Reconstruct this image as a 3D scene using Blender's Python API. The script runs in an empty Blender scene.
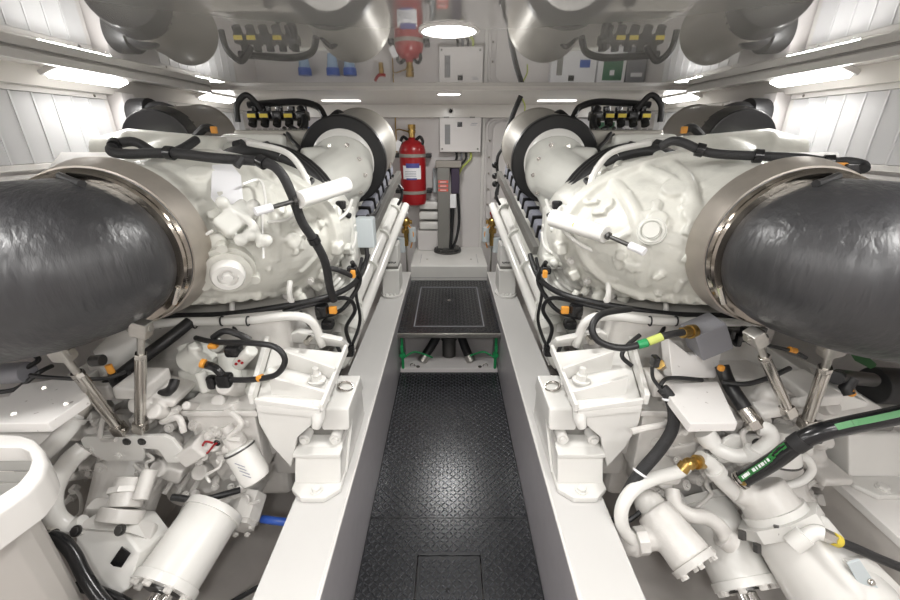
import bpy, bmesh, math, random
from mathutils import Vector, Matrix, Quaternion
R = math.radians
random.seed(7)
SC = bpy.context.scene
COL = SC.collection
# ------------------------------------------------------------------ camera
TH = R(22.4); FPX = 400.0; CX = 449.0
CAM = Vector((0, 0, 1.55))
cd = bpy.data.cameras.new('camera'); cam = bpy.data.objects.new('camera', cd); COL.objects.link(cam)
cd.lens = 16.0; cd.sensor_width = 36.0; cd.shift_x = 1.0 / 900; cd.clip_start = 0.02
cam.location = CAM; cam.rotation_euler = (R(90) - TH, 0, 0)
SC.camera = cam
# ------------------------------------------------------------------ world, exposure
w = bpy.data.worlds.new('world'); SC.world = w; w.use_nodes = True
w.node_tree.nodes['Background'].inputs[0].default_value = (1, 1, 1, 1)
w.node_tree.nodes['Background'].inputs[1].default_value = 0.25
SC.view_settings.view_transform = 'Standard'; SC.view_settings.look = 'None'
SC.view_settings.gamma = 1.0; SC.view_settings.use_curve_mapping = False
SC.view_settings.exposure = 0.24
# ------------------------------------------------------------------ big lamps (the room's ceiling lights, and added fill)
TUBE_W = 3.4; DOWN_W = 7.5; AFT_FILL_W = 4.6
CEIL = 1.83; SOF = 1.81
def area(name, loc, sx, sy, power, rot=(0, 0, 0), shape='RECTANGLE', col=(1, .985, .96)):
    l = bpy.data.lights.new(name, 'AREA'); l.shape = shape; l.size = sx; l.size_y = sy; l.energy = power; l.color = col
    o = bpy.data.objects.new(name, l); COL.objects.link(o); o.location = loc; o.rotation_euler = rot
    return o
TUBES = [(s, y) for s in (-1, 1) for y in (-0.75, 0.62, 2.03, 3.1)]
DOWNS = [(0, 1.36), (0, 3.04), (0, -0.3)]
for s, y in TUBES: area('lamp_glow', (s * 1.6, y, 1.772), .05, .37, TUBE_W, (0, R(30) * s, 0))
AFT_FILLS = [(-.95, -.35), (.95, -.35), (-.95, .45), (.95, .45)]  # added fill, out of view, to brighten the lower foreground
for x, y in AFT_FILLS: area('lamp_glow', (x, y, 1.80), .5, .12, AFT_FILL_W)
for x, y in DOWNS: area('lamp_glow', (x, y, 1.80), .15, .15, DOWN_W if y > 0 else DOWN_W * 1.3, shape='DISK')

# ------------------------------------------------------------------ pixel helpers (photo pixel -> point of the place)
RP = False          # right-hand pixels, folded onto the left half before mirroring
def ray(px, py):
    if RP: px = 898 - px
    x = (px - CX) / FPX; y = (300 - py) / FPX
    return Vector((x, math.cos(TH) + y * math.sin(TH), -math.sin(TH) + y * math.cos(TH)))
def P(px, py, Y): r = ray(px, py); return CAM + r * (Y / r.y)
def PZ(px, py, z): r = ray(px, py); return CAM + r * ((z - CAM.z) / r.z)
def PX(px, py, x): r = ray(px, py); return CAM + r * (x / r.x)
def PP(lst, Y=None):
    return [P(*a) if len(a) == 3 else P(a[0], a[1], Y) for a in lst]
MIR = False
def m898(px): return 898 - px

# ------------------------------------------------------------------ materials
MT = {}
def mat(name, col, rough=.4, metal=0, spec=.5, noise=0, nscale=30, bump=0, bscale=60, emit=None, estr=0, coat=0, dirt=None, trans=0, ior=None, wave=None):
    m = bpy.data.materials.new(name); m.use_nodes = True
    nt = m.node_tree; b = nt.nodes['Principled BSDF']
    b.inputs['Base Color'].default_value = (*col, 1); b.inputs['Roughness'].default_value = rough
    b.inputs['Metallic'].default_value = metal; b.inputs['Specular IOR Level'].default_value = spec
    if coat: b.inputs['Coat Weight'].default_value = coat; b.inputs['Coat Roughness'].default_value = .03
    if ior: b.inputs['IOR'].default_value = ior
    if trans: b.inputs['Transmission Weight'].default_value = trans
    if emit: b.inputs['Emission Color'].default_value = (*emit, 1); b.inputs['Emission Strength'].default_value = estr
    tc = nt.nodes.new('ShaderNodeTexCoord')
    if noise or dirt:
        n = nt.nodes.new('ShaderNodeTexNoise'); n.inputs['Scale'].default_value = nscale; n.inputs['Detail'].default_value = 5
        nt.links.new(tc.outputs['Object'], n.inputs['Vector'])
        rp = nt.nodes.new('ShaderNodeValToRGB')
        d = dirt or tuple(c * (1 - noise) for c in col)
        rp.color_ramp.elements[0].color = (*d, 1); rp.color_ramp.elements[1].color = (*col, 1)
        rp.color_ramp.elements[0].position = .3; rp.color_ramp.elements[1].position = .55
        nt.links.new(n.outputs['Fac'], rp.inputs['Fac']); nt.links.new(rp.outputs['Color'], b.inputs['Base Color'])
    if bump or wave:
        n2 = nt.nodes.new('ShaderNodeTexNoise'); n2.inputs['Scale'].default_value = bscale; n2.inputs['Detail'].default_value = 4
        if wave:
            mp = nt.nodes.new('ShaderNodeMapping'); mp.inputs['Scale'].default_value = wave
            nt.links.new(tc.outputs['Object'], mp.inputs['Vector']); nt.links.new(mp.outputs['Vector'], n2.inputs['Vector'])
        else: nt.links.new(tc.outputs['Object'], n2.inputs['Vector'])
        bp = nt.nodes.new('ShaderNodeBump'); bp.inputs['Strength'].default_value = bump; bp.inputs['Distance'].default_value = .004
        nt.links.new(n2.outputs['Fac'], bp.inputs['Height']); nt.links.new(bp.outputs['Normal'], b.inputs['Normal'])
        if wave:
            r2 = nt.nodes.new('ShaderNodeMapRange'); r2.inputs['To Min'].default_value = rough - .12; r2.inputs['To Max'].default_value = rough + .25
            nt.links.new(n2.outputs['Fac'], r2.inputs['Value']); nt.links.new(r2.outputs['Result'], b.inputs['Roughness'])
    MT[name] = m; return m
mat('engine_white', (.71, .71, .665), .24, noise=.07, nscale=9, bump=.12, bscale=45)
mat('cast_white', (.67, .665, .61), .32, noise=.14, nscale=12, bump=.35, bscale=60)
mat('gear_white', (.68, .66, .63), .28, noise=.12, nscale=11, bump=.3, bscale=55)
mat('gelcoat', (.76, .74, .715), .22, noise=.03, nscale=3)
mat('bracket_white', (.77, .76, .73), .22, noise=.04, nscale=6)
mat('wall_white', (.74, .71, .70), .3, noise=.04, nscale=3)
mat('pitted_white', (.74, .72, .70), .3, dirt=(.38, .35, .33), nscale=42)
_r = [n_ for n_ in MT['pitted_white'].node_tree.nodes if n_.type == 'VALTORGB'][0]; _r.color_ramp.elements[0].position = .29; _r.color_ramp.elements[1].position = .33
mat('mirror_gloss', (.52, .51, .495), .02, spec=1.0, ior=2.5, coat=1.0)
mat('soffit_white', (.80, .77, .73), .2)
mat('slat_white', (.70, .70, .71), .3)
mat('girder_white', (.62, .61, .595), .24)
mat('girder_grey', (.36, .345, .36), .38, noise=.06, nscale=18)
mat('bilge_grey', (.56, .53, .505), .4, noise=.2, nscale=4)
mat('beige_panel', (.55, .52, .49), .4)
mat('tread_black', (.020, .021, .024), .27, metal=.2, spec=.8)
mat('lug_metal', (.085, .088, .097), .30, metal=.7, spec=.8)
mat('black_rubber', (.016, .016, .017), .42)
mat('black_gloss', (.012, .012, .013), .22)
mat('black_sleeve', (.02, .02, .021), .6, bump=.6, bscale=260)
mat('carbon', (.034, .034, .037), .31, spec=.8, dirt=(.014, .014, .016), nscale=4, bump=.9, bscale=7, wave=(9, 6, 1.0))
mat('steel', (.56, .535, .50), .2, 1)
mat('clamp_steel', (.34, .31, .27), .15, 1)
mat('steel_brushed', (.50, .485, .455), .36, 1, noise=.12, nscale=40)
mat('collar_metal', (.46, .42, .375), .36, .75, noise=.12, nscale=14)
mat('drum_metal', (.42, .40, .36), .42, .3, noise=.08, nscale=8)
mat('dark_steel', (.12, .118, .115), .35, .8)
mat('chrome', (.75, .74, .72), .07, 1)
mat('brass', (.50, .33, .11), .28, 1, noise=.3, nscale=60)
mat('red', (.33, .010, .014), .28)
mat('label_white', (.85, .85, .87), .5)
mat('label_blue', (.08, .08, .30), .5)
mat('label_red', (.75, .12, .08), .5)
mat('orange', (.75, .32, .04), .45)
mat('yellow', (.70, .55, .06), .45)
mat('yellow_green', (.55, .62, .15), .5)
mat('green', (.02, .30, .10), .4)
mat('bright_green', (.025, .18, .04), .4)
mat('blue', (.03, .10, .45), .3)
mat('glass_blue', (.35, .5, .7), .1)
mat('box_grey', (.24, .24, .26), .45)
mat('box_blue_grey', (.55, .60, .62), .4)
mat('hose_blue_grey', (.33, .34, .40), .4, noise=.2, nscale=80)
mat('post_grey', (.23, .225, .21), .4, .2)
mat('purple_black', (.045, .03, .06), .4)
mat('taupe', (.29, .265, .235), .5, 0)
mat('lamp', (1, 1, 1), .3, emit=(1, .985, .96), estr=9)
mat('glow_soft', (1, 1, 1), .3, emit=(1, .97, .93), estr=2.2)
mat('pcb_green', (.04, .16, .08), .5)
mat('tan', (.5, .4, .28), .5)

# ------------------------------------------------------------------ mesh writer
class M:
    def __init__(s): s.bm = bmesh.new()
    def box(s, c, size, rot=None, bev=.004, seg=2):
        t = bmesh.new(); bmesh.ops.create_cube(t, size=1)
        bmesh.ops.scale(t, vec=Vector(size), verts=t.verts)
        b = min(bev, min(size) * .45)
        if b > 0: bmesh.ops.bevel(t, geom=list(t.edges), offset=b, segments=seg, affect='EDGES', profile=.5)
        mt = Matrix.Translation(Vector(c)) @ (rot.to_4x4() if rot else Matrix())
        s.merge(t, mt); return s
    def merge(s, t, mt=None):
        if mt is not None: bmesh.ops.transform(t, matrix=mt, verts=t.verts)
        me = bpy.data.meshes.new('t'); t.to_mesh(me); t.free(); s.bm.from_mesh(me); bpy.data.meshes.remove(me)
    def bb(s, lo, hi, bev=.004):
        lo = Vector(lo); hi = Vector(hi); return s.box((lo + hi) / 2, [abs(v) for v in (hi - lo)], None, bev)
    def frame(s, d, up=None):
        z = Vector(d).normalized(); u = Vector(up) if up else (Vector((0, 0, 1)) if abs(z.z) < .9 else Vector((0, 1, 0)))
        x = u.cross(z).normalized(); y = z.cross(x); return Matrix((x, y, z)).transposed()
    def lathe(s, p, d, prof, seg=28, sc=(1, 1), up=None):
        p = Vector(p); f = s.frame(d, up); rings = []
        for t, r in prof:
            if r < 1e-6: rings.append([s.bm.verts.new(p + f @ Vector((0, 0, t)))])
            else: rings.append([s.bm.verts.new(p + f @ Vector((r * sc[0] * math.cos(a), r * sc[1] * math.sin(a), t))) for a in (2 * math.pi * i / seg for i in range(seg))])
        for a, b in zip(rings, rings[1:]):
            for i in range(seg):
                j = (i + 1) % seg
                if len(a) == 1 and len(b) == 1: continue
                if len(a) == 1: s.bm.faces.new((a[0], b[j], b[i]))
                elif len(b) == 1: s.bm.faces.new((a[i], a[j], b[0]))
                else: s.bm.faces.new((a[i], a[j], b[j], b[i]))
        for rr, fl in ((rings[0], True), (rings[-1], False)):
            if len(rr) > 2:
                try: s.bm.faces.new(list(reversed(rr)) if fl else rr)
                except ValueError: pass
        return s
    def cyl(s, p0, p1, r0, r1=None, seg=24, bev=None, up=None):
        p0 = Vector(p0); p1 = Vector(p1); r1 = r0 if r1 is None else r1; L = (p1 - p0).length
        b = min(r0, r1, L * .5) * .12 if bev is None else bev
        return s.lathe(p0, p1 - p0, [(0, r0 - b), (b * .3, r0 - b * .3), (b, r0), (L - b, r1), (L - b * .3, r1 - b * .3), (L, r1 - b)], seg, up=up)
    def tube(s, pts, r, seg=10, sm=6, closed=False, rf=None):
        pts = [Vector(p) for p in pts]; rs = r if isinstance(r, (list, tuple)) else [r] * len(pts)
        if sm > 1 and len(pts) > 2:
            q = []; qr = []; n = len(pts); rng = range(n if closed else n - 1)
            for i in rng:
                a = pts[(i - 1) % n] if (closed or i > 0) else pts[0]; b = pts[i]; c = pts[(i + 1) % n]
                d = pts[(i + 2) % n] if (closed or i + 2 < n) else pts[-1]
                for k in range(sm):
                    t = k / sm; q.append(.5 * ((2 * b) + (c - a) * t + (2 * a - 5 * b + 4 * c - d) * t * t + (3 * b - a - 3 * c + d) * t ** 3))
                    qr.append(rs[i] * (1 - t) + rs[(i + 1) % n] * t)
            if not closed: q.append(pts[-1]); qr.append(rs[-1])
            pts, rs = q, qr
        n = len(pts); rings = []; prev = None
        for i, p in enumerate(pts):
            t = (pts[(i + 1) % n] - pts[i - 1]) if (closed or 0 < i < n - 1) else (pts[1] - pts[0] if i == 0 else pts[-1] - pts[-2])
            if t.length < 1e-9: t = Vector((0, 0, 1))
            t.normalize()
            if prev is None:
                x = t.cross(Vector((0, 0, 1)) if abs(t.z) < .9 else Vector((1, 0, 0))).normalized()
            else:
                x = (prev - t * prev.dot(t)); x = x.normalized() if x.length > 1e-6 else t.orthogonal().normalized()
            prev = x; y = t.cross(x); rr = rs[i] * (rf(i) if rf else 1)
            rings.append([s.bm.verts.new(p + (x * math.cos(a) + y * math.sin(a)) * rr) for a in (2 * math.pi * k / seg for k in range(seg))])
        for i in range(n if closed else n - 1):
            a, b = rings[i], rings[(i + 1) % n]
            for k in range(seg):
                j = (k + 1) % seg; s.bm.faces.new((a[k], a[j], b[j], b[k]))
        if not closed: s.bm.faces.new(list(reversed(rings[0]))); s.bm.faces.new(rings[-1])
        return s
    def prism(s, poly, vec, bev=.003):
        vec = Vector(vec); t = bmesh.new()
        a = [t.verts.new(Vector(p)) for p in poly]; b = [t.verts.new(Vector(p) + vec) for p in poly]; n = len(a)
        t.faces.new(list(reversed(a))); t.faces.new(b)
        for i in range(n): t.faces.new((a[i], a[(i + 1) % n], b[(i + 1) % n], b[i]))
        bmesh.ops.recalc_face_normals(t, faces=t.faces)
        if bev > 0: bmesh.ops.bevel(t, geom=list(t.edges), offset=bev, segments=2, affect='EDGES', profile=.5, clamp_overlap=True)
        s.merge(t); return s
    def ball(s, c, r, sc=(1, 1, 1), rot=None, u=24, v=14):
        t = bmesh.new(); bmesh.ops.create_uvsphere(t, u_segments=u, v_segments=v, radius=r)
        s.merge(t, Matrix.Translation(Vector(c)) @ (rot.to_4x4() if rot else Matrix()) @ Matrix.Diagonal((*sc, 1))); return s
    def torus(s, c, d, R_, r, seg=40, tseg=10, sc=(1, 1)):
        f = s.frame(d); c = Vector(c)
        return s.tube([c + f @ Vector((R_ * sc[0] * math.cos(a), R_ * sc[1] * math.sin(a), 0)) for a in (2 * math.pi * i / seg for i in range(seg))], r, tseg, 1, True)
    def ring(s, c, d, ro, ri, L, seg=40):   # hollow collar, from c along d
        f = s.frame(d); c = Vector(c); b = min(.003, L * .2)
        prof = [(0, ri), (0, ro - b), (b, ro), (L - b, ro), (L, ro - b), (L, ri)]
        rr = [[s.bm.verts.new(c + f @ Vector((r * math.cos(a), r * math.sin(a), t))) for a in (2 * math.pi * i / seg for i in range(seg))] for t, r in prof]
        for k in range(len(rr)):
            a, b2 = rr[k], rr[(k + 1) % len(rr)]
            for i in range(seg):
                j = (i + 1) % seg; s.bm.faces.new((a[i], a[j], b2[j], b2[i]))
        return s
    def bolt(s, p, n, r=.009, h=.008):
        p = Vector(p); n = Vector(n).normalized()
        s.lathe(p - n * .003, n, [(0, r * 1.35), (.005, r * 1.35), (.0051, r)], 12)
        s.lathe(p, n, [(0, r), (h * .85, r), (h, r * .8)], 6); return s

WL = {}
def wl(o): return WL.get(o.name, Vector((0, 0, 0)))
def obj(name, m, material, parent=None, sharp=38, remesh=0, smooth=5, label=None, origin=None):
    bm = m.bm
    if MIR:
        for v in bm.verts: v.co.x = -v.co.x
    bmesh.ops.recalc_face_normals(bm, faces=bm.faces)
    lo = Vector((min(v.co[i] for v in bm.verts) for i in range(3))); hi = Vector((max(v.co[i] for v in bm.verts) for i in range(3)))
    c = Vector(((lo.x + hi.x) / 2, (lo.y + hi.y) / 2, lo.z))
    for v in bm.verts: v.co -= c
    for f in bm.faces: f.smooth = True
    if not remesh:
        for e in bm.edges:
            if len(e.link_faces) == 2 and e.calc_face_angle(0) > R(sharp): e.smooth = False
    me = bpy.data.meshes.new(name); bm.to_mesh(me); bm.free()
    me.materials.append(MT[material])
    o = bpy.data.objects.new(name, me); COL.objects.link(o)
    if remesh:
        r = o.modifiers.new('r', 'REMESH'); r.mode = 'VOXEL'; r.voxel_size = remesh; r.use_smooth_shade = True
        if smooth: q = o.modifiers.new('s', 'SMOOTH'); q.factor = .5; q.iterations = smooth
    else: wn = o.modifiers.new('w', 'WEIGHTED_NORMAL'); wn.keep_sharp = True; wn.weight = 100
    WL[o.name] = c
    if parent is not None: o.parent = parent; o.location = c - wl(parent)
    else: o.location = c
    if label: o['label'] = label
    return o
def tag(o, label, cat, group=None, kind=None):
    o['label'] = label; o['category'] = cat
    if group: o['group'] = group
    if kind: o['kind'] = kind
    return o
def thing(name, loc, label, cat, group=None):
    o = bpy.data.objects.new(name, None); COL.objects.link(o); loc = Vector(loc)
    if MIR: loc.x = -loc.x
    o.location = loc; WL[o.name] = loc; o.empty_display_size = .05
    return tag(o, label, cat, group)
def struct(name, m, material, **k):
    o = obj(name, m, material, **k); o['kind'] = 'structure'; return o
def copy_tree(o, loc=None, parent=None):
    c = o.copy(); COL.objects.link(c)
    if parent is not None: c.parent = parent
    if loc is not None: c.location = loc
    for ch in [x for x in o.children]: copy_tree(ch, None, c)
    return c
def part(name, mtl, parent, fn, **k):
    m = M(); fn(m); return obj(name, m, mtl, parent, **k)

# ------------------------------------------------------------------ the room
BK = 4.15; WX = 1.75; BACK = -1.6
m = M(); m.bb((-2.1, BACK, -.24), (2.1, BK + .1, -.2), 0); struct('floor', m, 'bilge_grey')
m = M(); m.bb((-1.49, BACK, CEIL), (1.49, 2.80, CEIL + .03), 0); struct('ceiling', m, 'mirror_gloss')
for s, nm in ((-1, 'left'), (1, 'right')):
    m = M(); m.bb((s * WX, BACK, -.3), (s * (WX + .06), BK, 1.95), 0); struct('wall_' + nm, m, 'wall_white')
m = M(); m.bb((-WX - .06, BK, -.3), (WX + .06, BK + .06, 1.95), 0); struct('wall_front', m, 'wall_white')
m = M(); m.bb((-WX - .06, BACK - .06, -.3), (WX + .06, BACK, 1.95), 0); struct('wall_back', m, 'wall_white')
# perimeter soffit with the lamps in it: side strips, front strip, front beam
n = 1
for s in (-1, 1):
    m = M()
    m.prism([(s * 1.49, 0, SOF), (s * 1.49, 0, SOF + .06), (s * 1.75, 0, SOF + .06), (s * 1.75, 0, SOF - .075), (s * 1.70, 0, SOF - .07), (s * 1.67, 0, SOF)], (0, 4.15 - BACK, 0), .0)
    for v in m.bm.verts: v.co.y += BACK
    struct('trim_%d' % n, m, 'soffit_white'); n += 1
    m = M(); m.bb((s * 1.475, BACK, SOF - .018), (s * 1.50, 2.80, SOF + .015), .004); struct('trim_%d' % n, m, 'gelcoat'); n += 1
m = M(); m.bb((-1.50, 2.80, SOF - .002), (1.50, 4.15, SOF + .04), .004); struct('trim_%d' % n, m, 'soffit_white'); n += 1
m = M(); m.bb((-1.72, 4.06, 1.70), (1.72, 4.15, SOF), .004); struct('trim_%d' % n, m, 'soffit_white'); n += 1

# lamps, then the added fill battens and the glowing panels
for i, (s, y) in enumerate(TUBES):
    side = 'left' if s < 0 else 'right'
    where = ['behind the camera', 'nearest the camera', 'above the near louvres', 'above the far louvres'][i % 4]
    t = thing('tube_light', (s * 1.6, y, 1.77), 'slim white tube lamp under the %s ceiling edge, %s' % (side, where), 'lamp', 'tube lamps under the ceiling edge')
    rot = Matrix.Rotation(R(20) * s, 3, 'Y')
    part('housing', 'gelcoat', t, lambda m: m.box((s * 1.6, y, 1.795), (.085, .42, .02), rot))
    part('diffuser', 'lamp', t, lambda m: m.box((s * 1.6, y, 1.780), (.06, .38, .014), rot, .006))
for x, y in DOWNS:
    t = thing('ceiling_downlight', (x, y, 1.80), {1.36: 'large round glowing downlight set in the mirror gloss ceiling', 3.04: 'small looking round downlight in the pale strip by the far beam'}.get(y, 'round ceiling downlight behind the camera'), 'lamp', 'round ceiling downlights')
    z = CEIL if y < 2.8 else SOF
    part('bezel', 'gelcoat', t, lambda m: m.ring((x, y, z - .006), (0, 0, 1), .088, .078, .01))
    part('diffuser', 'lamp', t, lambda m: m.cyl((x, y, z - .004), (x, y, z + .004), .078))
for i, (x, y) in enumerate(AFT_FILLS):  # bodies of the added fill lights, unseen overhead
    t = thing('fill_batten', (x, y, 1.80), 'added flat oblong fill light out of view, %s %s one' % ('left' if x < 0 else 'right', 'rear' if y < 0 else 'front'), 'lamp', 'added oblong fill lights out of view')
    part('housing', 'gelcoat', t, lambda m: m.box((x, y, CEIL - .004), (.56, .17, .012), None, .003)); part('diffuser', 'lamp', t, lambda m: m.box((x, y, CEIL - .012), (.52, .13, .008), None, .002))
for s in (-1, 1):
    t = thing('soffit_glow', (s * .87, 3.6, SOF - .01), 'soft oblong glowing panel in the far ceiling strip on the %s' % ('left' if s < 0 else 'right'), 'lamp', 'oblong glowing panels in the far strip')
    part('diffuser', 'glow_soft', t, lambda m: m.box((s * .87, 3.6, SOF - .004), (.30, .09, .008), None, .004))  # emissive panel put in for a soft glow on the strip

# louvred wall panels
def louvre(s, y0, y1, z0, z1, label):
    t = thing('louvred_vent_panel', (s * 1.74, (y0 + y1) / 2, z0), label, 'vent', 'louvred wall vents')
    def fr(m):
        x0, x1 = s * 1.72, s * 1.752
        m.bb((x0, y0 - .03, z1), (x1, y1 + .03, z1 + .025)); m.bb((x0, y0 - .03, z0 - .025), (x1, y1 + .03, z0))
        m.bb((x0, y0 - .03, z0), (x1, y0, z1)); m.bb((x0, y1, z0), (x1, y1 + .03, z1))
    part('frame', 'gelcoat', t, fr)
    def sl(m):
        k = int((y1 - y0) / .09)
        for i in range(k):
            yy = y0 + (i + .5) * (y1 - y0) / k
            m.box((s * 1.732, yy, (z0 + z1) / 2), (.005, .098, z1 - z0 - .004), Matrix.Rotation(R(15) * s, 3, 'Z'), .0015)
            m.box((s * 1.7185, yy - .047, (z0 + z1) / 2), (.010, .008, z1 - z0 - .004), None, .001)
    part('slats', 'slat_white', t, sl)
    for yy in (y0 + .05, (y0 + y1) / 2, y1 - .05): part('frame_screw', 'steel', t, lambda m: m.bolt((s * 1.72, yy, z1 + .012), (-s, 0, 0), .005, .003))
for s, sd in ((-1, 'left'), (1, 'right')):
    louvre(s, 0.9, 2.22, 1.44, 1.715, 'large near panel of upright white louvres on the %s wall' % sd)
    louvre(s, 2.74, 3.66, 1.44, 1.715, 'far panel of upright white louvres on the %s wall' % sd)
    t = thing('wall_ledge', (s * 1.68, 1.5, 1.34), 'narrow white ledge with tan edge under the near %s louvres' % sd, 'ledge')
    part('shelf', 'gelcoat', t, lambda m: m.bb((s * 1.60, .5, 1.37), (s * 1.749, 2.26, 1.40), .006)); part('edge_strip', 'tan', t, lambda m: m.bb((s * 1.61, .5, 1.345), (s * 1.749, 2.25, 1.37), .003))
    m = M(); m.bb((s * 1.66, 2.27, .8), (s * 1.752, 2.36, 1.75)); struct('trim_%d' % n, m, 'wall_white'); n += 1
    m = M(); m.bb((s * 1.70, 2.36, .8), (s * 1.752, 2.70, 1.75)); struct('trim_%d' % n, m, 'wall_white'); n += 1

# ------------------------------------------------------------------ girders, walkway, platform
for s, sd in ((-1, 'left'), (1, 'right')):
    t = thing('engine_girder', (s * .44, 2, -.2), 'long white engine bearer along the %s edge of the walkway with grey inner face' % sd, 'girder')
    part('top_flange', 'girder_white', t, lambda m: m.bb((s * .352, .1, -.2), (s * .53, 3.47, .40), .008))
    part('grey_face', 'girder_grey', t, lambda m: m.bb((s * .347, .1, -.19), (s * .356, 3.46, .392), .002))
    part('corner_lip', 'gelcoat', t, lambda m: m.tube([(s * .351, .1, .395), (s * .351, 3.46, .395)], .005, 8, 1))
    t = thing('outboard_girder', (s * 1.55, 1.8, -.2), 'wide %s engine bearer on the outboard side, white top and beige inner face' % sd, 'girder')
    part('top_plate', 'gelcoat', t, lambda m: m.bb((s * 1.39, .1, .37), (s * 1.748, 3.9, .40), .004))
    part('web', 'beige_panel', t, lambda m: m.bb((s * 1.395, .1, -.2), (s * 1.745, 3.9, .372), 0))

def tread(m, x0, x1, y0, y1, z, pitch=.0185, holes=()):
    nx = int((x1 - x0) / pitch); ny = int((y1 - y0) / pitch); bm = m.bm
    for i in range(nx):
        for j in range(ny):
            cx = x0 + (i + .5) * (x1 - x0) / nx; cy = y0 + (j + .5) * (y1 - y0) / ny
            if any(a < cx < b and c < cy < d for a, b, c, d in holes): continue
            a = R(45) if (i + j) % 2 else R(-45); ca, sa = math.cos(a), math.sin(a)
            L, W, H = pitch * .60, pitch * .21, .0030
            def q(u, v, h): return bm.verts.new((cx + u * ca - v * sa, cy + u * sa + v * ca, z + h))
            o = [q(-L, 0, 0), q(-L * .5, -W, 0), q(L * .5, -W, 0), q(L, 0, 0), q(L * .5, W, 0), q(-L * .5, W, 0)]
            tp = [q(-L * .65, 0, H), q(-L * .4, -W * .45, H), q(L * .4, -W * .45, H), q(L * .65, 0, H), q(L * .4, W * .45, H), q(-L * .4, W * .45, H)]
            for k in range(6): bm.faces.new((o[k], o[(k + 1) % 6], tp[(k + 1) % 6], tp[k]))
            bm.faces.new(tp)
# lower walkway: two removable plates (seam at y~1.30) + hatch in the near one
YS = PZ(449, 518, 0).y
hx = (PZ(418, 560, 0).x, PZ(477, 560, 0).x); hy1 = PZ(449, 556, 0).y
HX0, HX1, HY0, HY1 = -.122, .122, .50, hy1
t = thing('walkway_plate', (0, .9, -.01), 'black tread floor plate in the foreground with a square hatch cut in it', 'floor plate', 'black tread plates')
def f(m):
    m.bb((-.345, .1, -.012), (HX0 - .004, YS - .0015, 0), .001); m.bb((HX1 + .004, .1, -.012), (.345, YS - .0015, 0), .001)
    m.bb((HX0 - .004, HY1 + .004, -.012), (HX1 + .004, YS - .0015, 0), .001); m.bb((HX0 - .004, .1, -.012), (HX1 + .004, HY0, 0), .001)
q = part('plate', 'tread_black', t, f)
part('tread_lugs', 'lug_metal', q, lambda m: tread(m, -.34, .34, .42, YS - .006, 0, holes=[(HX0 - .014, HX1 + .014, 0, HY1 + .014)]))
def f(m):
    m.bb((HX0, HY0, -.012), (HX1, HY1, -.001), .001)
hc = part('hatch_cover', 'tread_black', t, f)
part('tread_lugs', 'lug_metal', hc, lambda m: tread(m, HX0 + .012, HX1 - .012, HY0, HY1 - .012, -.001))
part('finger_hole', 'black_gloss', hc, lambda m: m.cyl((-.004, PZ(447, 590, 0).y, -.003), (-.004, PZ(447, 590, 0).y, .0012), .008, bev=.0001))
t = thing('walkway_plate', (0, 1.8, -.01), 'long plain black tread floor plate between the two engine mounts', 'floor plate', 'black tread plates')
def f(m):
    m.bb((-.345, YS + .0015, -.012), (.345, 2.42, 0), .001)
q = part('plate', 'tread_black', t, f)
part('tread_lugs', 'lug_metal', q, lambda m: tread(m, -.34, .34, YS + .006, 2.41, 0))
# raised platform plate
PFZ = .32
t = thing('platform_plate', (0, 2.9, PFZ - .02), 'raised black tread plate at the far end, framed lift-out hatch and steel front edge', 'floor plate')
def f(m):
    m.bb((-.35, 2.40, PFZ - .014), (.35, 2.50, PFZ), .001); m.bb((-.35, 2.50, PFZ - .014), (-.245, 3.46, PFZ), .001); m.bb((.245, 2.50, PFZ - .014), (.35, 3.46, PFZ), .001)
    m.bb((-.245, 3.28, PFZ - .014), (.245, 3.46, PFZ), .001)
    tread(m, -.345, .345, 2.41, 3.455, PFZ, .026, holes=[(-.262, .262, 2.5, 3.28)])
part('plate', 'tread_black', t, f)
def f(m):
    m.bb((-.238, 2.508, PFZ - .014), (.238, 3.272, PFZ - .001), .001); tread(m, -.228, .228, 2.52, 3.26, PFZ - .001, .026, holes=[(-.03, .03, 2.95, 3.02)])
hc = part('hatch_cover', 'tread_black', t, f)
part('ring_pull', 'steel', hc, lambda m: (m.cyl((0, 2.98, PFZ - .002), (0, 2.98, PFZ + .001), .016), m.bb((-.012, 2.974, PFZ), (.012, 2.986, PFZ + .004), .001)))
part('hatch_frame', 'box_grey', t, lambda m: (m.bb((-.247, 2.5, PFZ - .01), (-.239, 3.28, PFZ + .002), .001), m.bb((.239, 2.5, PFZ - .01), (.247, 3.28, PFZ + .002), .001), m.bb((-.247, 2.498, PFZ - .01), (.247, 2.507, PFZ + .002), .001), m.bb((-.247, 3.273, PFZ - .01), (.247, 3.282, PFZ + .002), .001)))
part('edge_strip', 'steel_brushed', t, lambda m: m.bb((-.35, 2.385, PFZ - .03), (.35, 2.40, PFZ + .001), .002))
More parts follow.
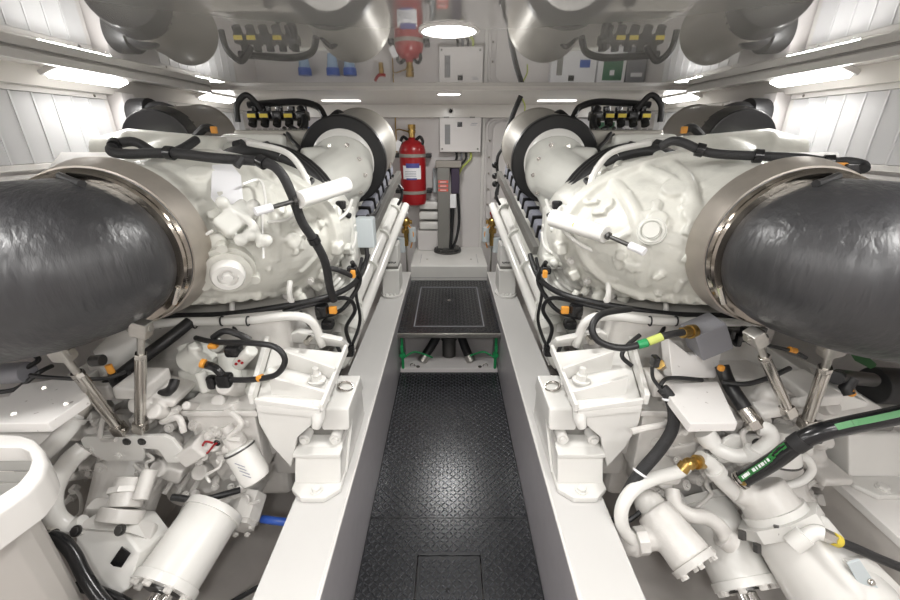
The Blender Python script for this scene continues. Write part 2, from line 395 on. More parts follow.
# recess below the step
t = thing('step_recess', (0, 2.7, -.1), 'shallow white lined recess below the raised platform edge', 'recess')
part('back_panel', 'wall_white', t, lambda m: m.bb((-.345, 2.78, -.15), (.345, 2.80, .25), .002))
part('sill', 'wall_white', t, lambda m: m.bb((-.345, 2.43, -.02), (.345, 2.60, .025), .006))
part('lining', 'wall_white', t, lambda m: m.bb((-.345, 2.60, -.15), (.345, 2.78, -.10), .002))
for s, sd in ((-1, 'left'), (1, 'right')):
    t = thing('green_pipe_loop', (s * .33, 2.46, 0), 'thin green pipe with upright leg at the %s side of the step recess' % sd, 'pipe', 'green pipes in the step recess')
    part('upright', 'green', t, lambda m: m.cyl((s * .325, 2.44, .0), (s * .325, 2.44, .27), .010))
    part('branch', 'green', t, lambda m: m.tube([(s * .325, 2.44, .10), (s * .25, 2.47, .135), (s * .18, 2.5, .10), (s * .12, 2.52, .06)], .006, 8))
    part('valve', 'green', t, lambda m: (m.cyl((s * .325, 2.425, .13), (s * .325, 2.455, .13), .02), m.box((s * .325, 2.42, .19), (.02, .02, .05))))
    part('fittings', 'steel', t, lambda m: (m.cyl((s * .22, 2.45, .01), (s * .22, 2.45, .03), .014), m.torus((s * .26, 2.46, .03), (0, 1, 0), .016, .004)))
    t = thing('bilge_hose', (s * .15, 2.55, 0), 'fat black hose with steel end slanting %s inside the step recess' % ('left' if s < 0 else 'down right'), 'hose', 'black hoses in the step recess')
    pts = [(s * .06 + .0, 2.72, .26), (s * .09, 2.64, .17), (s * (.17 if s < 0 else .14), 2.54, .07)]
    part('hose_body', 'black_rubber', t, lambda m: m.tube(pts, .032, 14))
    part('hose_end', 'steel_brushed', t, lambda m: m.tube([pts[2], (pts[2][0] * 1.15, 2.52, .03)], .036, 14, 1))
tag(obj('bilge_strainer', M().cyl((0, 2.62, -.05), (0, 2.62, .16), .05).cyl((0, 2.62, .16), (0, 2.62, .19), .06).cyl((0, 2.62, .19), (0, 2.62, .22), .02), 'dark_steel'), 'dark round strainer body between the two hoses in the recess', 'strainer')

# ------------------------------------------------------------------ far end: pedestal, column, cabinet, extinguisher
t = thing('column_pedestal', (0, 3.8, .2), 'low white box pedestal across the far end of the walkway', 'pedestal')
part('body', 'bracket_white', t, lambda m: m.bb((-.352, 3.47, .0), (.352, 4.148, .452), .010))
part('seam', 'box_grey', t, lambda m: [m.bb((s * .27 - .002, 3.56, .45), (s * .27 + .002, 3.86, .4535), 0) for s in (-1, 1)])
part('screws', 'steel', t, lambda m: [m.cyl((s * .21, 3.68, .45), (s * .21, 3.68, .456), .008) for s in (-1, 1)])
part('face_groove', 'girder_grey', t, lambda m: m.bb((-.35, 3.468, .34), (.35, 3.4705, .344), 0))
cc = PZ(447.5, 251, .454); cc.z = .454
t = thing('tall_grey_column', cc, 'dark grey square column standing on a round black bolted flange', 'column')
part('flange', 'dark_steel', t, lambda m: (m.cyl(cc, cc + Vector((0, 0, .02)), .14, seg=36), m.cyl(cc + Vector((0, 0, .02)), cc + Vector((0, 0, .045)), .12, seg=36)))
part('flange_bolts', 'dark_steel', t, lambda m: [m.bolt(cc + Vector((.122 * math.cos(a), .122 * math.sin(a), .022)), (0, 0, 1), .010, .02) for a in (i * math.pi / 6 for i in range(12))])
part('post', 'post_grey', t, lambda m: m.bb((cc.x - .095, cc.y - .06, .49), (cc.x + .02, cc.y + .05, 1.27), .006))
yf = cc.y - .0605
def f(m):
    for k in range(3): m.bb((cc.x - .085, yf - .003, 1.055 + k * .038), (cc.x + .008, yf, 1.08 + k * .038), 0)
wl_ = part('warning_label', 'label_red', t, f)
part('label_mark', 'label_white', wl_, lambda m: [m.bb((cc.x - .07, yf - .0045, 1.063 + k * .038), (cc.x - .01, yf - .003, 1.069 + k * .038), 0) for k in range(3)])
part('cap_box', 'taupe', t, lambda m: m.bb((cc.x - .11, cc.y - .07, 1.27), (cc.x + .13, cc.y + .06, 1.33), .006))
part('cable_conduit', 'purple_black', t, lambda m: m.bb((cc.x + .035, cc.y - .05, 1.03), (cc.x + .115, cc.y + .03, 1.27), .012))
part('power_cable', 'black_rubber', t, lambda m: (m.tube([(cc.x + .06, cc.y - .03, 1.05), (cc.x + .05, cc.y - .05, .8), (cc.x + .03, cc.y - .06, .5)], .016, 10), m.tube([(cc.x + .10, cc.y, 1.05), (cc.x + .115, cc.y - .03, .78), (cc.x + .09, cc.y - .05, .60), (cc.x + .05, cc.y - .05, .5)], .014, 10), m.tube([(cc.x + .035, cc.y - .02, 1.0), (cc.x + .035, cc.y - .05, .5)], .010, 8)))
part('sensor_cover', 'label_white', t, lambda m: m.bb((cc.x + .025, cc.y - .075, .90), (cc.x + .085, cc.y - .05, 1.03), .006))
# cabinet
x0, x1 = (439.5 - CX) / FPX * 3.74, (481 - CX) / FPX * 3.74
t = thing('electrical_cabinet', (.1, 4.09, 1.40), 'white wall cabinet with grey vent strip above the grey column', 'cabinet')
part('body', 'label_white', t, lambda m: m.bb((x0, 4.03, 1.40), (x1, 4.148, 1.70), .006))
part('door', 'wall_white', t, lambda m: m.bb((x0 + .004, 4.018, 1.404), (x1 - .004, 4.03, 1.696), .003))
part('vent_strip', 'box_grey', t, lambda m: [m.bb((x0 + .05, 4.0145, 1.475 + k * .0115), (x0 + .10, 4.018, 1.482 + k * .0115), 0) for k in range(14)])
part('vent_backing', 'post_grey', t, lambda m: m.bb((x0 + .05, 4.0165, 1.47), (x0 + .10, 4.0185, 1.64), 0))
part('display', 'black_gloss', t, lambda m: m.bb((x0 + .165, 4.012, 1.62), (x0 + .21, 4.018, 1.662), .002))
part('nameplate', 'hose_blue_grey', t, lambda m: (m.bb((x0 + .295, 4.0165, 1.648), (x0 + .35, 4.018, 1.653), 0), m.bb((x0 + .285, 4.0165, 1.634), (x0 + .34, 4.018, 1.638), 0)))
part('lock', 'post_grey', t, lambda m: [m.cyl((xx, 4.01, 1.43), (xx, 4.02, 1.43), .009) for xx in (x0 + .025, x1 - .03)])
part('hinge', 'post_grey', t, lambda m: [m.bb((xx, 4.02, 1.69), (xx + .05, 4.04, 1.706), .002) for xx in (x0 + .04, x1 - .11)])
mt_ = ['black_rubber', 'box_grey', 'black_rubber', 'yellow_green']
for k in range(4):
    xx = x0 + .16 + k * .045
    part('cable', mt_[k], t, lambda m: m.tube([(xx, 4.09, 1.405), (xx, 4.09, 1.34), (xx - .05 - k * .012, 4.07, 1.25), (cc.x + .06 + k * .012, 4.0, 1.16)], .011, 8))
part('conduit_loop', 'taupe', t, lambda m: m.tube([(x0 - .02, 4.12, 1.30), (x0 - .02, 4.08, 1.29), (x0 + .06, 4.08, 1.285), (x0 + .12, 4.06, 1.27), (x0 + .13, 4.0, 1.22)], .011, 8))
tag(obj('junction_box', M().bb((x0 - .07, 4.08, 1.02), (x0 + .05, 4.148, 1.25), .008).bb((x0 - .065, 4.07, 1.03), (x0 + .045, 4.08, 1.24), .004), 'box_blue_grey'), 'pale grey blank box on the wall behind the grey column', 'box')
# extinguisher
ex, ey = (413.5 - CX) / FPX * 3.85, 3.98
t = thing('fire_extinguisher', (ex, ey, .90), 'large red gas fire suppression bottle strapped to the far wall', 'fire extinguisher')
part('bottle', 'red', t, lambda m: m.lathe((ex, ey, .915), (0, 0, 1), [(0, .0), (.004, .08), (.02, .112), (.05, .122), (.50, .122), (.545, .112), (.575, .085), (.60, .04), (.615, .03), (.62, 0)], 36))
for z in (1.03, 1.36): part('strap', 'taupe', t, lambda m: m.ring((ex, ey, z), (0, 0, 1), .127, .12, .03))
for z in (1.03, 1.355):
    for sx in (-1, 1): part('strap_clamp', 'black_rubber', t, lambda m: m.bb((ex + sx * .15 - .025, ey - .02, z), (ex + sx * .15 + .025, ey + .16, z + .035), .004))
part('valve', 'brass', t, lambda m: (m.cyl((ex, ey, 1.52), (ex, ey, 1.61), .028), m.cyl((ex - .03, ey - .01, 1.58), (ex + .035, ey - .01, 1.58), .016), m.cyl((ex, ey, 1.6), (ex, ey, 1.64), .035, seg=6)))
part('handle', 'black_gloss', t, lambda m: [m.tube([(ex + q * .03, ey - .02, 1.50), (ex + q * .075, ey - .03, 1.535), (ex + q * .10, ey - .03, 1.50), (ex + q * .09, ey - .03, 1.46)], .014, 8) for q in (-1, 1)])
def curved(m, cx, cy, r, a0, a1, z0, z1, seg=10, th=.003):
    pts = []
    for rr in (r, r + th): pts.append([(cx + rr * math.sin(a0 + (a1 - a0) * i / seg), cy - rr * math.cos(a0 + (a1 - a0) * i / seg)) for i in range(seg + 1)])
    poly = [(x, y, z0) for x, y in pts[1]] + [(x, y, z0) for x, y in reversed(pts[0])]
    m.prism(poly, (0, 0, z1 - z0), 0)
lb = part('label', 'label_white', t, lambda m: curved(m, ex, ey, .122, R(-42), R(40), 1.17, 1.29))
part('label_header', 'label_blue', lb, lambda m: curved(m, ex, ey, .1245, R(-25), R(33), 1.27, 1.31))
part('label_footer', 'label_blue', lb, lambda m: curved(m, ex, ey, .1245, R(-25), R(20), 1.165, 1.18))
part('label_lines', 'hose_blue_grey', lb, lambda m: [curved(m, ex, ey, .1243, R(-30), R(18), 1.195 + k * .014, 1.199 + k * .014) for k in range(4)])
part('tag', 'label_white', t, lambda m: m.box((ex - .13, ey - .05, 1.46), (.05, .004, .09), Matrix.Rotation(R(25), 3, 'Y'), .001))
part('copper_line', 'brass', t, lambda m: m.tube([(ex - .03, ey, 1.58), (ex - .12, ey + .05, 1.60), (ex - .16, ey + .12, 1.60), (ex - .16, ey + .13, 1.70)], .006, 8))
part('gauge_line', 'brass', t, lambda m: m.tube([(ex - .16, ey + .12, 1.60), (ex - .16, ey + .13, 1.40)], .006, 8))
# ribbed ledges left of column, small camera dome on beam
t = thing('wall_duct_stack', (-.2, 4.06, .452), 'stack of three rounded white duct ledges on a square casing left of the column', 'duct')
part('casing', 'wall_white', t, lambda m: m.bb((-.32, 4.0, .452), (-.09, 4.148, .66), .01))
for k in range(3): part('ledge', 'bracket_white', t, lambda m: m.bb((-.30, 3.98, .67 + k * .10), (-.09, 4.148, .75 + k * .10), .022))
t = thing('dome_sensor', (.01, 4.03, 1.75), 'tiny black eye sensor on the middle of the far beam', 'sensor')
part('eye', 'black_gloss', t, lambda m: m.ball((.015, 4.05, 1.755), .016))
part('ring', 'gelcoat', t, lambda m: m.torus((.015, 4.058, 1.755), (0, 1, 0), .022, .006))
# door recess right of cabinet with rounded frame
def rrect(x0, x1, z0, z1, r, y):
    pts = []
    for cx, cz, a0 in ((x1 - r, z1 - r, 0), (x0 + r, z1 - r, 90), (x0 + r, z0 + r, 180), (x1 - r, z0 + r, 270)):
        for k in range(6): a = R(a0 + k * 18); pts.append((cx + r * math.cos(a), y, cz + r * math.sin(a)))
    return pts
m = M(); m.prism(rrect(.42, 1.05, .50, 1.665, .07, 4.12), (0, .02, 0), .004); struct('door_1', m, 'wall_white')
dn = bpy.data.objects['door_1']
m = M(); m.tube([Vector(p) for p in rrect(.36, 1.11, .47, 1.695, .09, 4.14)], .016, 8, 1, True); obj('door_frame', m, 'wall_white', dn)
m = M(); [m.bolt((.39, 4.13, z), (0, -1, 0), .007, .004) for z in (.6, .75, .9, 1.05, 1.2, 1.35, 1.5)]; obj('frame_screws', m, 'steel', dn)
m = M(); m.cyl((.47, 4.09, 1.10), (.47, 4.12, 1.10), .02); m.cyl((.47, 4.09, .97), (.47, 4.12, .97), .02); obj('door_latch', m, 'steel', dn)
m = M(); m.bb((.315, 4.12, .45), (.345, 4.15, 1.70), .004); struct('trim_%d' % n, m, 'gelcoat'); n += 1
# cabinets high on the far wall at the right (seen mirrored in the ceiling)
for k, (a, b, lab) in enumerate(((.90, 1.30, 'with black slot and small display'), (1.31, 1.56, 'showing a green circuit board'), (1.57, 1.74, 'narrow and grey'))):
    t = thing('switch_cabinet', (a, 4.1, 1.42), 'wall cabinet mirrored in the ceiling over the right engine, ' + lab, 'cabinet', 'cabinets over the right engine')
    part('body', 'label_white' if k < 2 else 'box_grey', t, lambda m: m.bb((a, 4.04, 1.40), (b, 4.148, 1.69), .006))
    if k == 0:
        part('slot', 'post_grey', t, lambda m: m.bb((a + .05, 4.036, 1.45), (a + .10, 4.041, 1.62), 0)); part('display', 'black_gloss', t, lambda m: m.bb((a + .16, 4.036, 1.62), (a + .21, 4.041, 1.665), 0))
        part('blue_tag', 'blue', t, lambda m: m.bb((a + .25, 4.036, 1.50), (a + .34, 4.041, 1.56), 0))
    elif k == 1: part('circuit_board', 'pcb_green', t, lambda m: m.bb((a + .05, 4.034, 1.50), (b - .03, 4.041, 1.66), .001)); part('chip', 'label_white', t, lambda m: m.bb((a + .11, 4.03, 1.58), (b - .10, 4.036, 1.62), .001))
    else: part('label', 'label_white', t, lambda m: m.bb((a + .04, 4.036, 1.60), (b - .03, 4.041, 1.63), 0))
for k, xx in enumerate((-1.03, -.88, -1.28)):
    t = thing('fuel_filter', (xx, 4.06, 1.40), ['blue capped clear bowl filter, middle of three over the left engine', 'blue capped clear bowl filter nearest the fire bottle', 'blue capped clear bowl filter farthest left on the far wall'][k], 'filter', 'blue bowl filters on the far wall')
    part('bowl', 'glass_blue', t, lambda m: m.lathe((xx, 4.06, 1.44), (0, 0, 1), [(0, .0), (.01, .035), (.12, .05), (.125, 0)]))
    part('cap', 'blue', t, lambda m: m.cyl((xx, 4.06, 1.56), (xx, 4.06, 1.62), .058)); part('bracket', 'steel', t, lambda m: m.bb((xx - .02, 4.09, 1.57), (xx + .02, 4.149, 1.61)))
t = thing('red_valve', (-.62, 4.08, 1.55), 'small red lever valve with brass body beside the fire bottle pipe', 'valve')
part('lever', 'red', t, lambda m: m.tube([(-.66, 4.05, 1.66), (-.62, 4.03, 1.62), (-.56, 4.03, 1.62)], .013, 8)); part('body', 'brass', t, lambda m: (m.cyl((-.6, 4.05, 1.52), (-.6, 4.05, 1.62), .022), m.cyl((-.6, 4.05, 1.57), (-.6, 4.149, 1.57), .012)))

# brass valve columns left and right of pedestal
for s, sd in ((-1, 'left'), (1, 'right')):
    MIR = s > 0
    b0 = P(406, 235, 3.62)
    t = thing('brass_valve_stack', b0, 'brass valve over a grey blue filter bowl at the %s of the pedestal' % sd, 'valve', 'brass valve stacks')
    x, y, z = b0
    part('stem', 'steel_brushed', t, lambda m: m.cyl((x, y, -.198), (x, y, z - .08), .009))
    part('body', 'brass', t, lambda m: (m.cyl((x, y, z - .1), (x, y, z + .18), .02), m.ball((x, y, z + .12), .045), m.cyl((x, y, z + .02), (x, y, z + .06), .04, seg=8), m.cyl((x - .05, y, z + .12), (x + .06, y, z + .12), .018)))
    part('bowl', 'box_blue_grey', t, lambda m: (m.cyl((x + .055, y, z - .06), (x + .055, y, z + .07), .035), m.cyl((x - .05, y, z - .16), (x - .05, y, z - .02), .04)))
    part('lever', 'red' if s > 0 else 'label_white', t, lambda m: m.tube([(x, y - .02, z + .17), (x + .02, y - .04, z + .21), (x - .04, y - .05, z + .23)], .012, 8))
    part('wire', 'orange', t, lambda m: m.tube([(x + .02, y, z + .1), (x + .07, y - .03, z + .02), (x + .04, y, z - .12)], .006, 8))
    MIR = False

# ------------------------------------------------------------------ engines
NX = Vector((1, 0, 0)); NY = Vector((0, 1, 0)); NZ = Vector((0, 0, 1))
EC = Vector((-.95, 1.62, 1.195)); ER = Vector((.49, .42, .285))
def D(px, py, off=0):
    """point and normal where a photo ray meets the rounded rear casting"""
    r = ray(px, py); o = CAM - EC
    a = sum((r[i] / ER[i]) ** 2 for i in range(3)); b = 2 * sum(o[i] * r[i] / ER[i] ** 2 for i in range(3)); c = sum((o[i] / ER[i]) ** 2 for i in range(3)) - 1
    d = b * b - 4 * a * c
    t = (-b - math.sqrt(d)) / (2 * a) if d > 0 else -b / (2 * a)
    p = CAM + r * t; nrm = Vector([(p[i] - EC[i]) / ER[i] ** 2 for i in range(3)]).normalized()
    return p + nrm * off, nrm
def rotN(nrm):  # rotation whose local z is the normal
    return M().frame(nrm)

def engine(sd):
    lab = {'left': 'big white marine diesel engine on the left with square white cover plate and round cap',
           'right': 'big white marine diesel engine on the right with smooth fluted end casting'}[sd]
    left = sd == 'left'
    E = thing('marine_engine', (-.95, 2.4, .40), lab, 'engine', None)
    def p(name, mtl, fn, par=None, **k): return part(name, mtl, par or E, fn, **k)
    # rear casting
    def f(m):
        m.ball(EC, 1, ER, u=48, v=28)
        m.lathe(EC + Vector((0, -.10, 0)), NY, [(0, .52), (.05, .53), (.06, .52)], 48, (1.0, .585), up=(0, 0, 1))
        m.lathe(EC + Vector((0, -.02, .0)), NY, [(0, .50), (.30, .50)], 48, (1.0, .56), up=(0, 0, 1))
        # cone running to the exhaust collar
        m.cyl(EC + Vector((-.02, -.05, .02)), (-1.03, 1.17, 1.23), .27, .235)
        for k in range(9):   # lugs round the lower rim
            a = R(190 + k * 20); c = EC + Vector((.52 * math.cos(a), -.09, .318 * math.sin(a))); m.box(c, (.04, .07, .045), Matrix.Rotation(-a, 3, 'Y'), .008)
        # stepped lower rim with scalloped lugs, raised seams
        rim = [(338, 255), (328, 270), (312, 281), (288, 289), (258, 294), (225, 297), (195, 298), (168, 294)]
        rp = [D(*q)[0] for q in rim]
        m.tube(rp, .016, 8)
        for i in range(15):
            a = rp[i // 2] if i % 2 == 0 else (rp[i // 2] + rp[i // 2 + 1]) / 2
            m.cyl(a + Vector((0, .03, -.012)), a + Vector((0, -.022, .004)), .021)
        for l in ([(300, 210), (312, 232), (318, 252), (300, 272)], [(215, 280), (222, 292)], [(268, 268), (275, 290)], [(170, 200), (190, 205), (205, 200)], [(262, 230), (285, 240), (300, 238)], [(250, 165), (270, 172), (288, 192)]):
            m.tube([D(*q)[0] for q in l], .011, 8)
        # flutes
        fl = [[(262, 158), (285, 180), (298, 215), (300, 250)], [(240, 160), (265, 185), (276, 225), (276, 262)], [(212, 292), (245, 296), (285, 288), (318, 268)], [(172, 285), (200, 292), (240, 296)]]
        if not left: fl = [[(240, 155), (215, 175), (206, 205), (200, 250)], [(300, 168), (278, 190), (262, 215), (256, 250), (255, 285)], [(280, 165), (245, 172), (215, 190), (196, 215)], [(318, 190), (322, 225), (310, 262), (270, 290), (200, 300)], [(215, 255), (190, 270), (185, 300)]]
        for l in fl: m.tube([D(*q, -.006)[0] for q in l], .018 if left else .026, 10)
        for q in ([(200, 175, .05), (292, 240, .035), (215, 245, .05), (310, 215, .03), (176, 252, .03)] if left else [(225, 190, .045), (205, 215, .04), (290, 205, .03), (240, 220, .035), (185, 235, .035)]):
            c, nn = D(q[0], q[1]); m.cyl(c - nn * .03, c + nn * .018, q[2], q[2] * .8)
        rg = random.Random(3 if left else 5)
        for k in range(34):
            c, nn = D(rg.uniform(165, 325), rg.uniform(165, 300)); h = rg.uniform(.012, .03)
            if rg.random() < .5: m.cyl(c - nn * .02, c + nn * h * .7, rg.uniform(.010, .022))
            else: m.box(c, (rg.uniform(.02, .07), rg.uniform(.015, .03), h * 1.3), rotN(nn) @ Matrix.Rotation(rg.uniform(0, 3), 3, 'Z'), .004)
    p('end_casting', 'cast_white', f, remesh=.0055, smooth=1)
    # lower skirt with lugs/straps
    def f(m):
        m.lathe(EC + Vector((0, -.06, -.035)), NY, [(0, .50), (.02, .515), (.22, .52), (.24, .5)], 48, (1.0, .57), up=(0, 0, 1))
    p('flywheel_skirt', 'cast_white', f)
    for a_ in (205, 222, 238, 254, 270, 288, 305, 322, 340):
        a = R(a_); c = EC + Vector((.50 * math.cos(a), -.105, .305 * math.sin(a)))
        p('flange_bolt', 'gear_white', lambda m: m.bolt(c, (0, -1, 0), .012, .012))
    for px, py in ((180, 318), (233, 313), (290, 297)):
        a = P(px, py - 16, 1.42); b = P(px + 1, py + 3, 1.40)
        p('clip_strap', 'bracket_white', lambda m: (m.tube([a, (a + b) / 2 + Vector((0, -.012, 0)), b], .010, 8), m.bolt(b, (0, -1, -.3), .010)))
    if left:
        c, nn = D(222, 190, .012); rt = Matrix.Rotation(0, 3, 'X')
        poly = [D(a, b, .02)[0] for a, b in ((213, 170), (232, 169), (241, 180), (243, 203), (222, 212), (212, 200))]
        p('cover_plate', 'label_white', lambda m: m.prism(poly, -nn * .012, .003))
        c, nn = D(228, 268); c = c + nn * .0
        def f(m):
            m.cyl(c - nn * .02, c + nn * .02, .085); m.cyl(c, c + nn * .035, .072)
            for k in range(3): a = R(90 + k * 120); fr = m.frame(nn); m.cyl(c + fr @ Vector((.085 * math.cos(a), .085 * math.sin(a), -.01)), c + fr @ Vector((.085 * math.cos(a), .085 * math.sin(a), .03)), .016)
        cap = p('cap_housing', 'cast_white', f)
        p('cap_dial', 'bracket_white', lambda m: (m.lathe(c + nn * .035, nn, [(0, .052), (.022, .050), (.030, .044), (.030, .030), (.020, .028), (.020, .018), (.034, .014), (.036, 0)], 36)), cap)
        c2, n2 = D(236, 222, .0)
        def f(m):
            m.box(c2 + n2 * .03, (.12, .07, .06), rotN(n2) @ Matrix.Rotation(.6, 3, 'Z'), .012)
            for q in ((252, 214), (248, 236), (225, 212), (262, 240), (240, 240)):
                a, b = D(*q); m.cyl(a, a + b * .06, .018); m.ball(a + b * .06, .02)
            m.tube([D(232, 215, .05)[0], D(250, 228, .06)[0], D(258, 245, .05)[0]], .014, 8)
        p('valve_block', 'engine_white', f, remesh=.004, smooth=2)
        for l in ([(243, 192), (258, 188), (263, 200), (264, 218)], [(204, 225), (199, 240), (215, 232)], [(260, 218), (261, 255)], [(265, 225), (285, 222), (290, 216)]):
            p('fine_pipe', 'bracket_white', lambda m: m.tube([D(*q, .035)[0] for q in l], .005, 8))
    else:
        c, nn = D(246, 232); p('sensor_boss', 'engine_white', lambda m: (m.cyl(c, c + nn * .03, .045), m.cyl(c + nn * .03, c + nn * .045, .025), m.torus(c + nn * .03, nn, .035, .006)))
        p('fine_pipe', 'bracket_white', lambda m: m.tube([P(335, 230, 1.5), P(320, 243, 1.45), P(300, 252, 1.42), P(282, 250, 1.4), P(280, 240, 1.42)], .008, 8))
        c3, n3 = D(185, 228); p('lifting_lug', 'engine_white', lambda m: (m.box(c3 + n3 * .02, (.05, .05, .06), rotN(n3)), m.cyl(c3 + n3 * .03, c3 + n3 * .07, .02)))
    # actuator
    if left: a, b, c_, d = P(346, 185, 1.55), P(298, 200, 1.30), P(255, 212, 1.20), None
    else: a, b, c_, d = P(345, 218, 1.50), P(292, 235, 1.30), P(253, 252, 1.19), None
    A = p('actuator_cylinder', 'bracket_white', lambda m: m.cyl(a, b, .030 if left else .033, .028, 20))
    p('piston_rod', 'dark_steel', lambda m: (m.cyl(b, b + (c_ - b) * .7, .007), m.cyl(b + (b - a) * .02, b + (c_ - b) * .10, .013)), A)
    p('rod_end', 'label_white', lambda m: m.cyl(b + (c_ - b) * .62, c_, .013), A)
    mid = (a * .55 + b * .45); vv = (CAM - mid).normalized()
    p('warning_sticker', 'orange' if left else 'yellow', lambda m: m.cyl(mid + vv * .026, mid + vv * .0335, .010), A)
    # black ring behind the casting
    rc = P(268, 226, 1.84)
    p('black_bellows', 'black_rubber', lambda m: [m.torus(rc + Vector((0, k * .045, 0)), (.12, 1, 0), .325, .034, 56, 10) for k in range(3)])
    p('stay_bar', 'bracket_white', lambda m: (m.tube([P(248, 143, 1.7), P(285, 152, 1.66), P(303, 172, 1.6), P(312, 198, 1.55), P(320, 200, 1.55)], .012, 8)))
    # intake volute + air filter (inboard)
    fa, fb = P(344, 161, 2.25), P(361, 146, 2.75)
    ax = (fb - fa).normalized()
    F = p('air_filter_drum', 'drum_metal', lambda m: m.lathe(fa + ax * .03, ax, [(0, .2), (.004, .212), (.012, .216), (.48, .216), (.49, .222), (.51, .222), (.515, .20)], 48))
    p('rubber_rim', 'black_rubber', lambda m: (m.lathe(fa - ax * .02, ax, [(0, .17), (0, .218), (.008, .226), (.05, .226), (.055, .2)], 48)), F)
    p('end_face', 'bracket_white', lambda m: m.lathe(fa - ax * .035, ax, [(0, .0), (0, .13), (.008, .155), (.02, .168), (.03, .168)], 48), F)
    p('drum_clip', 'steel', lambda m: [m.box(fa + ax * .28 + M().frame(ax) @ Vector((.218 * math.cos(a), .218 * math.sin(a), 0)), (.02, .02, .04)) for a in (R(200), R(330))], F)
    def f(m):
        c0 = P(343, 172, 2.18); m.ball(c0, .155, (1, .8, 1)); m.cyl(fa, c0, .16, .15)
        m.tube([c0, P(330, 180, 2.06), P(316, 185, 1.98), P(300, 182, 1.94)], [.15, .13, .11, .10], 20)
        m.cyl(c0, P(338, 215, 2.10), .13, .08); m.cyl(P(340, 205, 2.1), P(339, 215, 2.1), .085)
        m.tube([P(340, 150, 2.10), P(330, 175, 2.0), P(330, 215, 2.0)], .012, 8)
        m.cyl(P(320, 165, 2.1), P(300, 160, 2.05), .09, .06)
    p('intake_volute', 'engine_white', f, remesh=.008, smooth=6)
    for q in ((333, 143), (350, 142), (362, 156), (368, 172), (364, 190)):
        p('volute_bolt', 'steel', lambda m: m.bolt(P(q[0] - 3, q[1] + 3, 2.10), (0.1, -1, .1), .008))
    # main block and heads behind
    def f(m):
        m.bb((-1.28, 1.75, .5), (-.66, 3.5, 1.22), .03); m.bb((-1.12, 1.9, 1.1), (-.80, 3.5, 1.52), .04)
        m.bb((-.78, 2.0, .95), (-.56, 3.5, 1.20), .03); m.bb((-1.36, 2.0, .95), (-1.12, 3.5, 1.22), .03)
        for k in range(6):
            m.cyl((-.62, 2.05 + k * .24, 1.16), (-.60, 2.05 + k * .24, 1.28), .07)
            m.box((-.95, 2.1 + k * .24, 1.53), (.30, .07, .05), None, .01)
            m.tube([(-.9, 2.05 + k * .24, 1.45), (-.72, 2.05 + k * .24, 1.42), (-.62, 2.05 + k * .24, 1.26)], .035, 12)
    p('cylinder_block', 'engine_white', f, remesh=.012, smooth=3)
    # oil pan under
    p('oil_pan', 'gear_white', lambda m: m.prism([(-1.2, 1.6, .62), (-.72, 1.6, .62), (-.80, 1.6, .22), (-1.10, 1.6, .22)], (0, 1.9, 0), .02))
    # long inner manifold rail (white), with clamped segments above it
    q0, q1 = P(396, 203, 3.15), P(346, 318, 1.95)
    p('coolant_rail', 'bracket_white', lambda m: m.tube([q0, (q0 + q1) / 2, q1, P(340, 335, 1.85)], .044, 14, 4))
    for dx, rr in ((.075, .028), (-.06, .035)): p('rail_ridge', 'bracket_white', lambda m: m.tube([q0 + Vector((dx, 0, -.02)), (q0 + q1) / 2 + Vector((dx, 0, -.02)), q1 + Vector((dx, 0, -.02))], rr, 10, 1))
    r0, r1 = P(383, 205, 3.05), P(331, 318, 1.92)
    p('manifold_cover', 'engine_white', lambda m: m.tube([r0, (r0 + r1) / 2, r1], .078, 8, 1))
    for k in range(4):
        c = q0.lerp(q1, .1 + k * .27); p('rail_flange', 'engine_white', lambda m: m.cyl(c - (q1 - q0).normalized() * .012, c + (q1 - q0).normalized() * .012, .060))
    g0, g1 = P(389, 168, 2.8), P(349, 243, 1.93)
    dg = (g1 - g0)
    for k in range(9):
        a = g0 + dg * (k / 9 + .01); b = g0 + dg * ((k + 1) / 9 - .012)
        h = p('hose_segment', 'hose_blue_grey', lambda m: m.box((a + b) / 2, (.062, .062, (b - a).length), m.frame(b - a), .014))
        p('hose_clamp', 'black_rubber', lambda m: m.box(b + dg * .005, (.068, .068, .014), m.frame(b - a), .003), h)
    p('cable_tray', 'post_grey', lambda m: m.box((g0 + g1) / 2 + Vector((.065, 0, -.04)), (.03, .05, dg.length), m.frame(dg), .004))
    # ribbed corrugated duct low inboard
    c0, c1, c2_ = P(312, 262, 1.72), P(335, 285, 1.78), P(343, 300, 1.86)
    p('corrugated_duct', 'engine_white', lambda m: m.tube([c0, c1, c2_], .085, 24, 40, rf=lambda i: 1 + .045 * math.sin(i * 1.4)), sharp=60)
    p('lower_elbow', 'engine_white', lambda m: (m.tube([P(348, 300, 1.95), P(352, 320, 1.90), P(345, 345, 1.84), P(338, 365, 1.82)], [.05, .06, .055, .04], 16), m.cyl(P(352, 318, 1.88), P(349, 326, 1.86), .07)))
    # small pipes and lumps between the actuator and the rail
    def f(m):
        rg = random.Random(11 if left else 12)
        m.box(P(326, 216, 1.62), (.09, .06, .09), None, .01); m.box(P(349, 262, 1.72), (.06, .06, .06), None, .008)
        m.cyl(P(338, 205, 1.7), P(338, 226, 1.66), .016); m.box(P(336, 235, 1.80), (.18, .10, .26), None, .02)
        for k in range(26):
            c = P(rg.uniform(318, 352), rg.uniform(205, 268), rg.uniform(1.66, 1.85))
            if rg.random() < .5: m.ball(c, rg.uniform(.012, .025))
            else: m.box(c, (rg.uniform(.02, .05), rg.uniform(.02, .05), rg.uniform(.015, .05)), Matrix.Rotation(rg.uniform(0, 3), 3, 'X'), .004)
    p('pump_cluster', 'engine_white', f, remesh=.004, smooth=1)
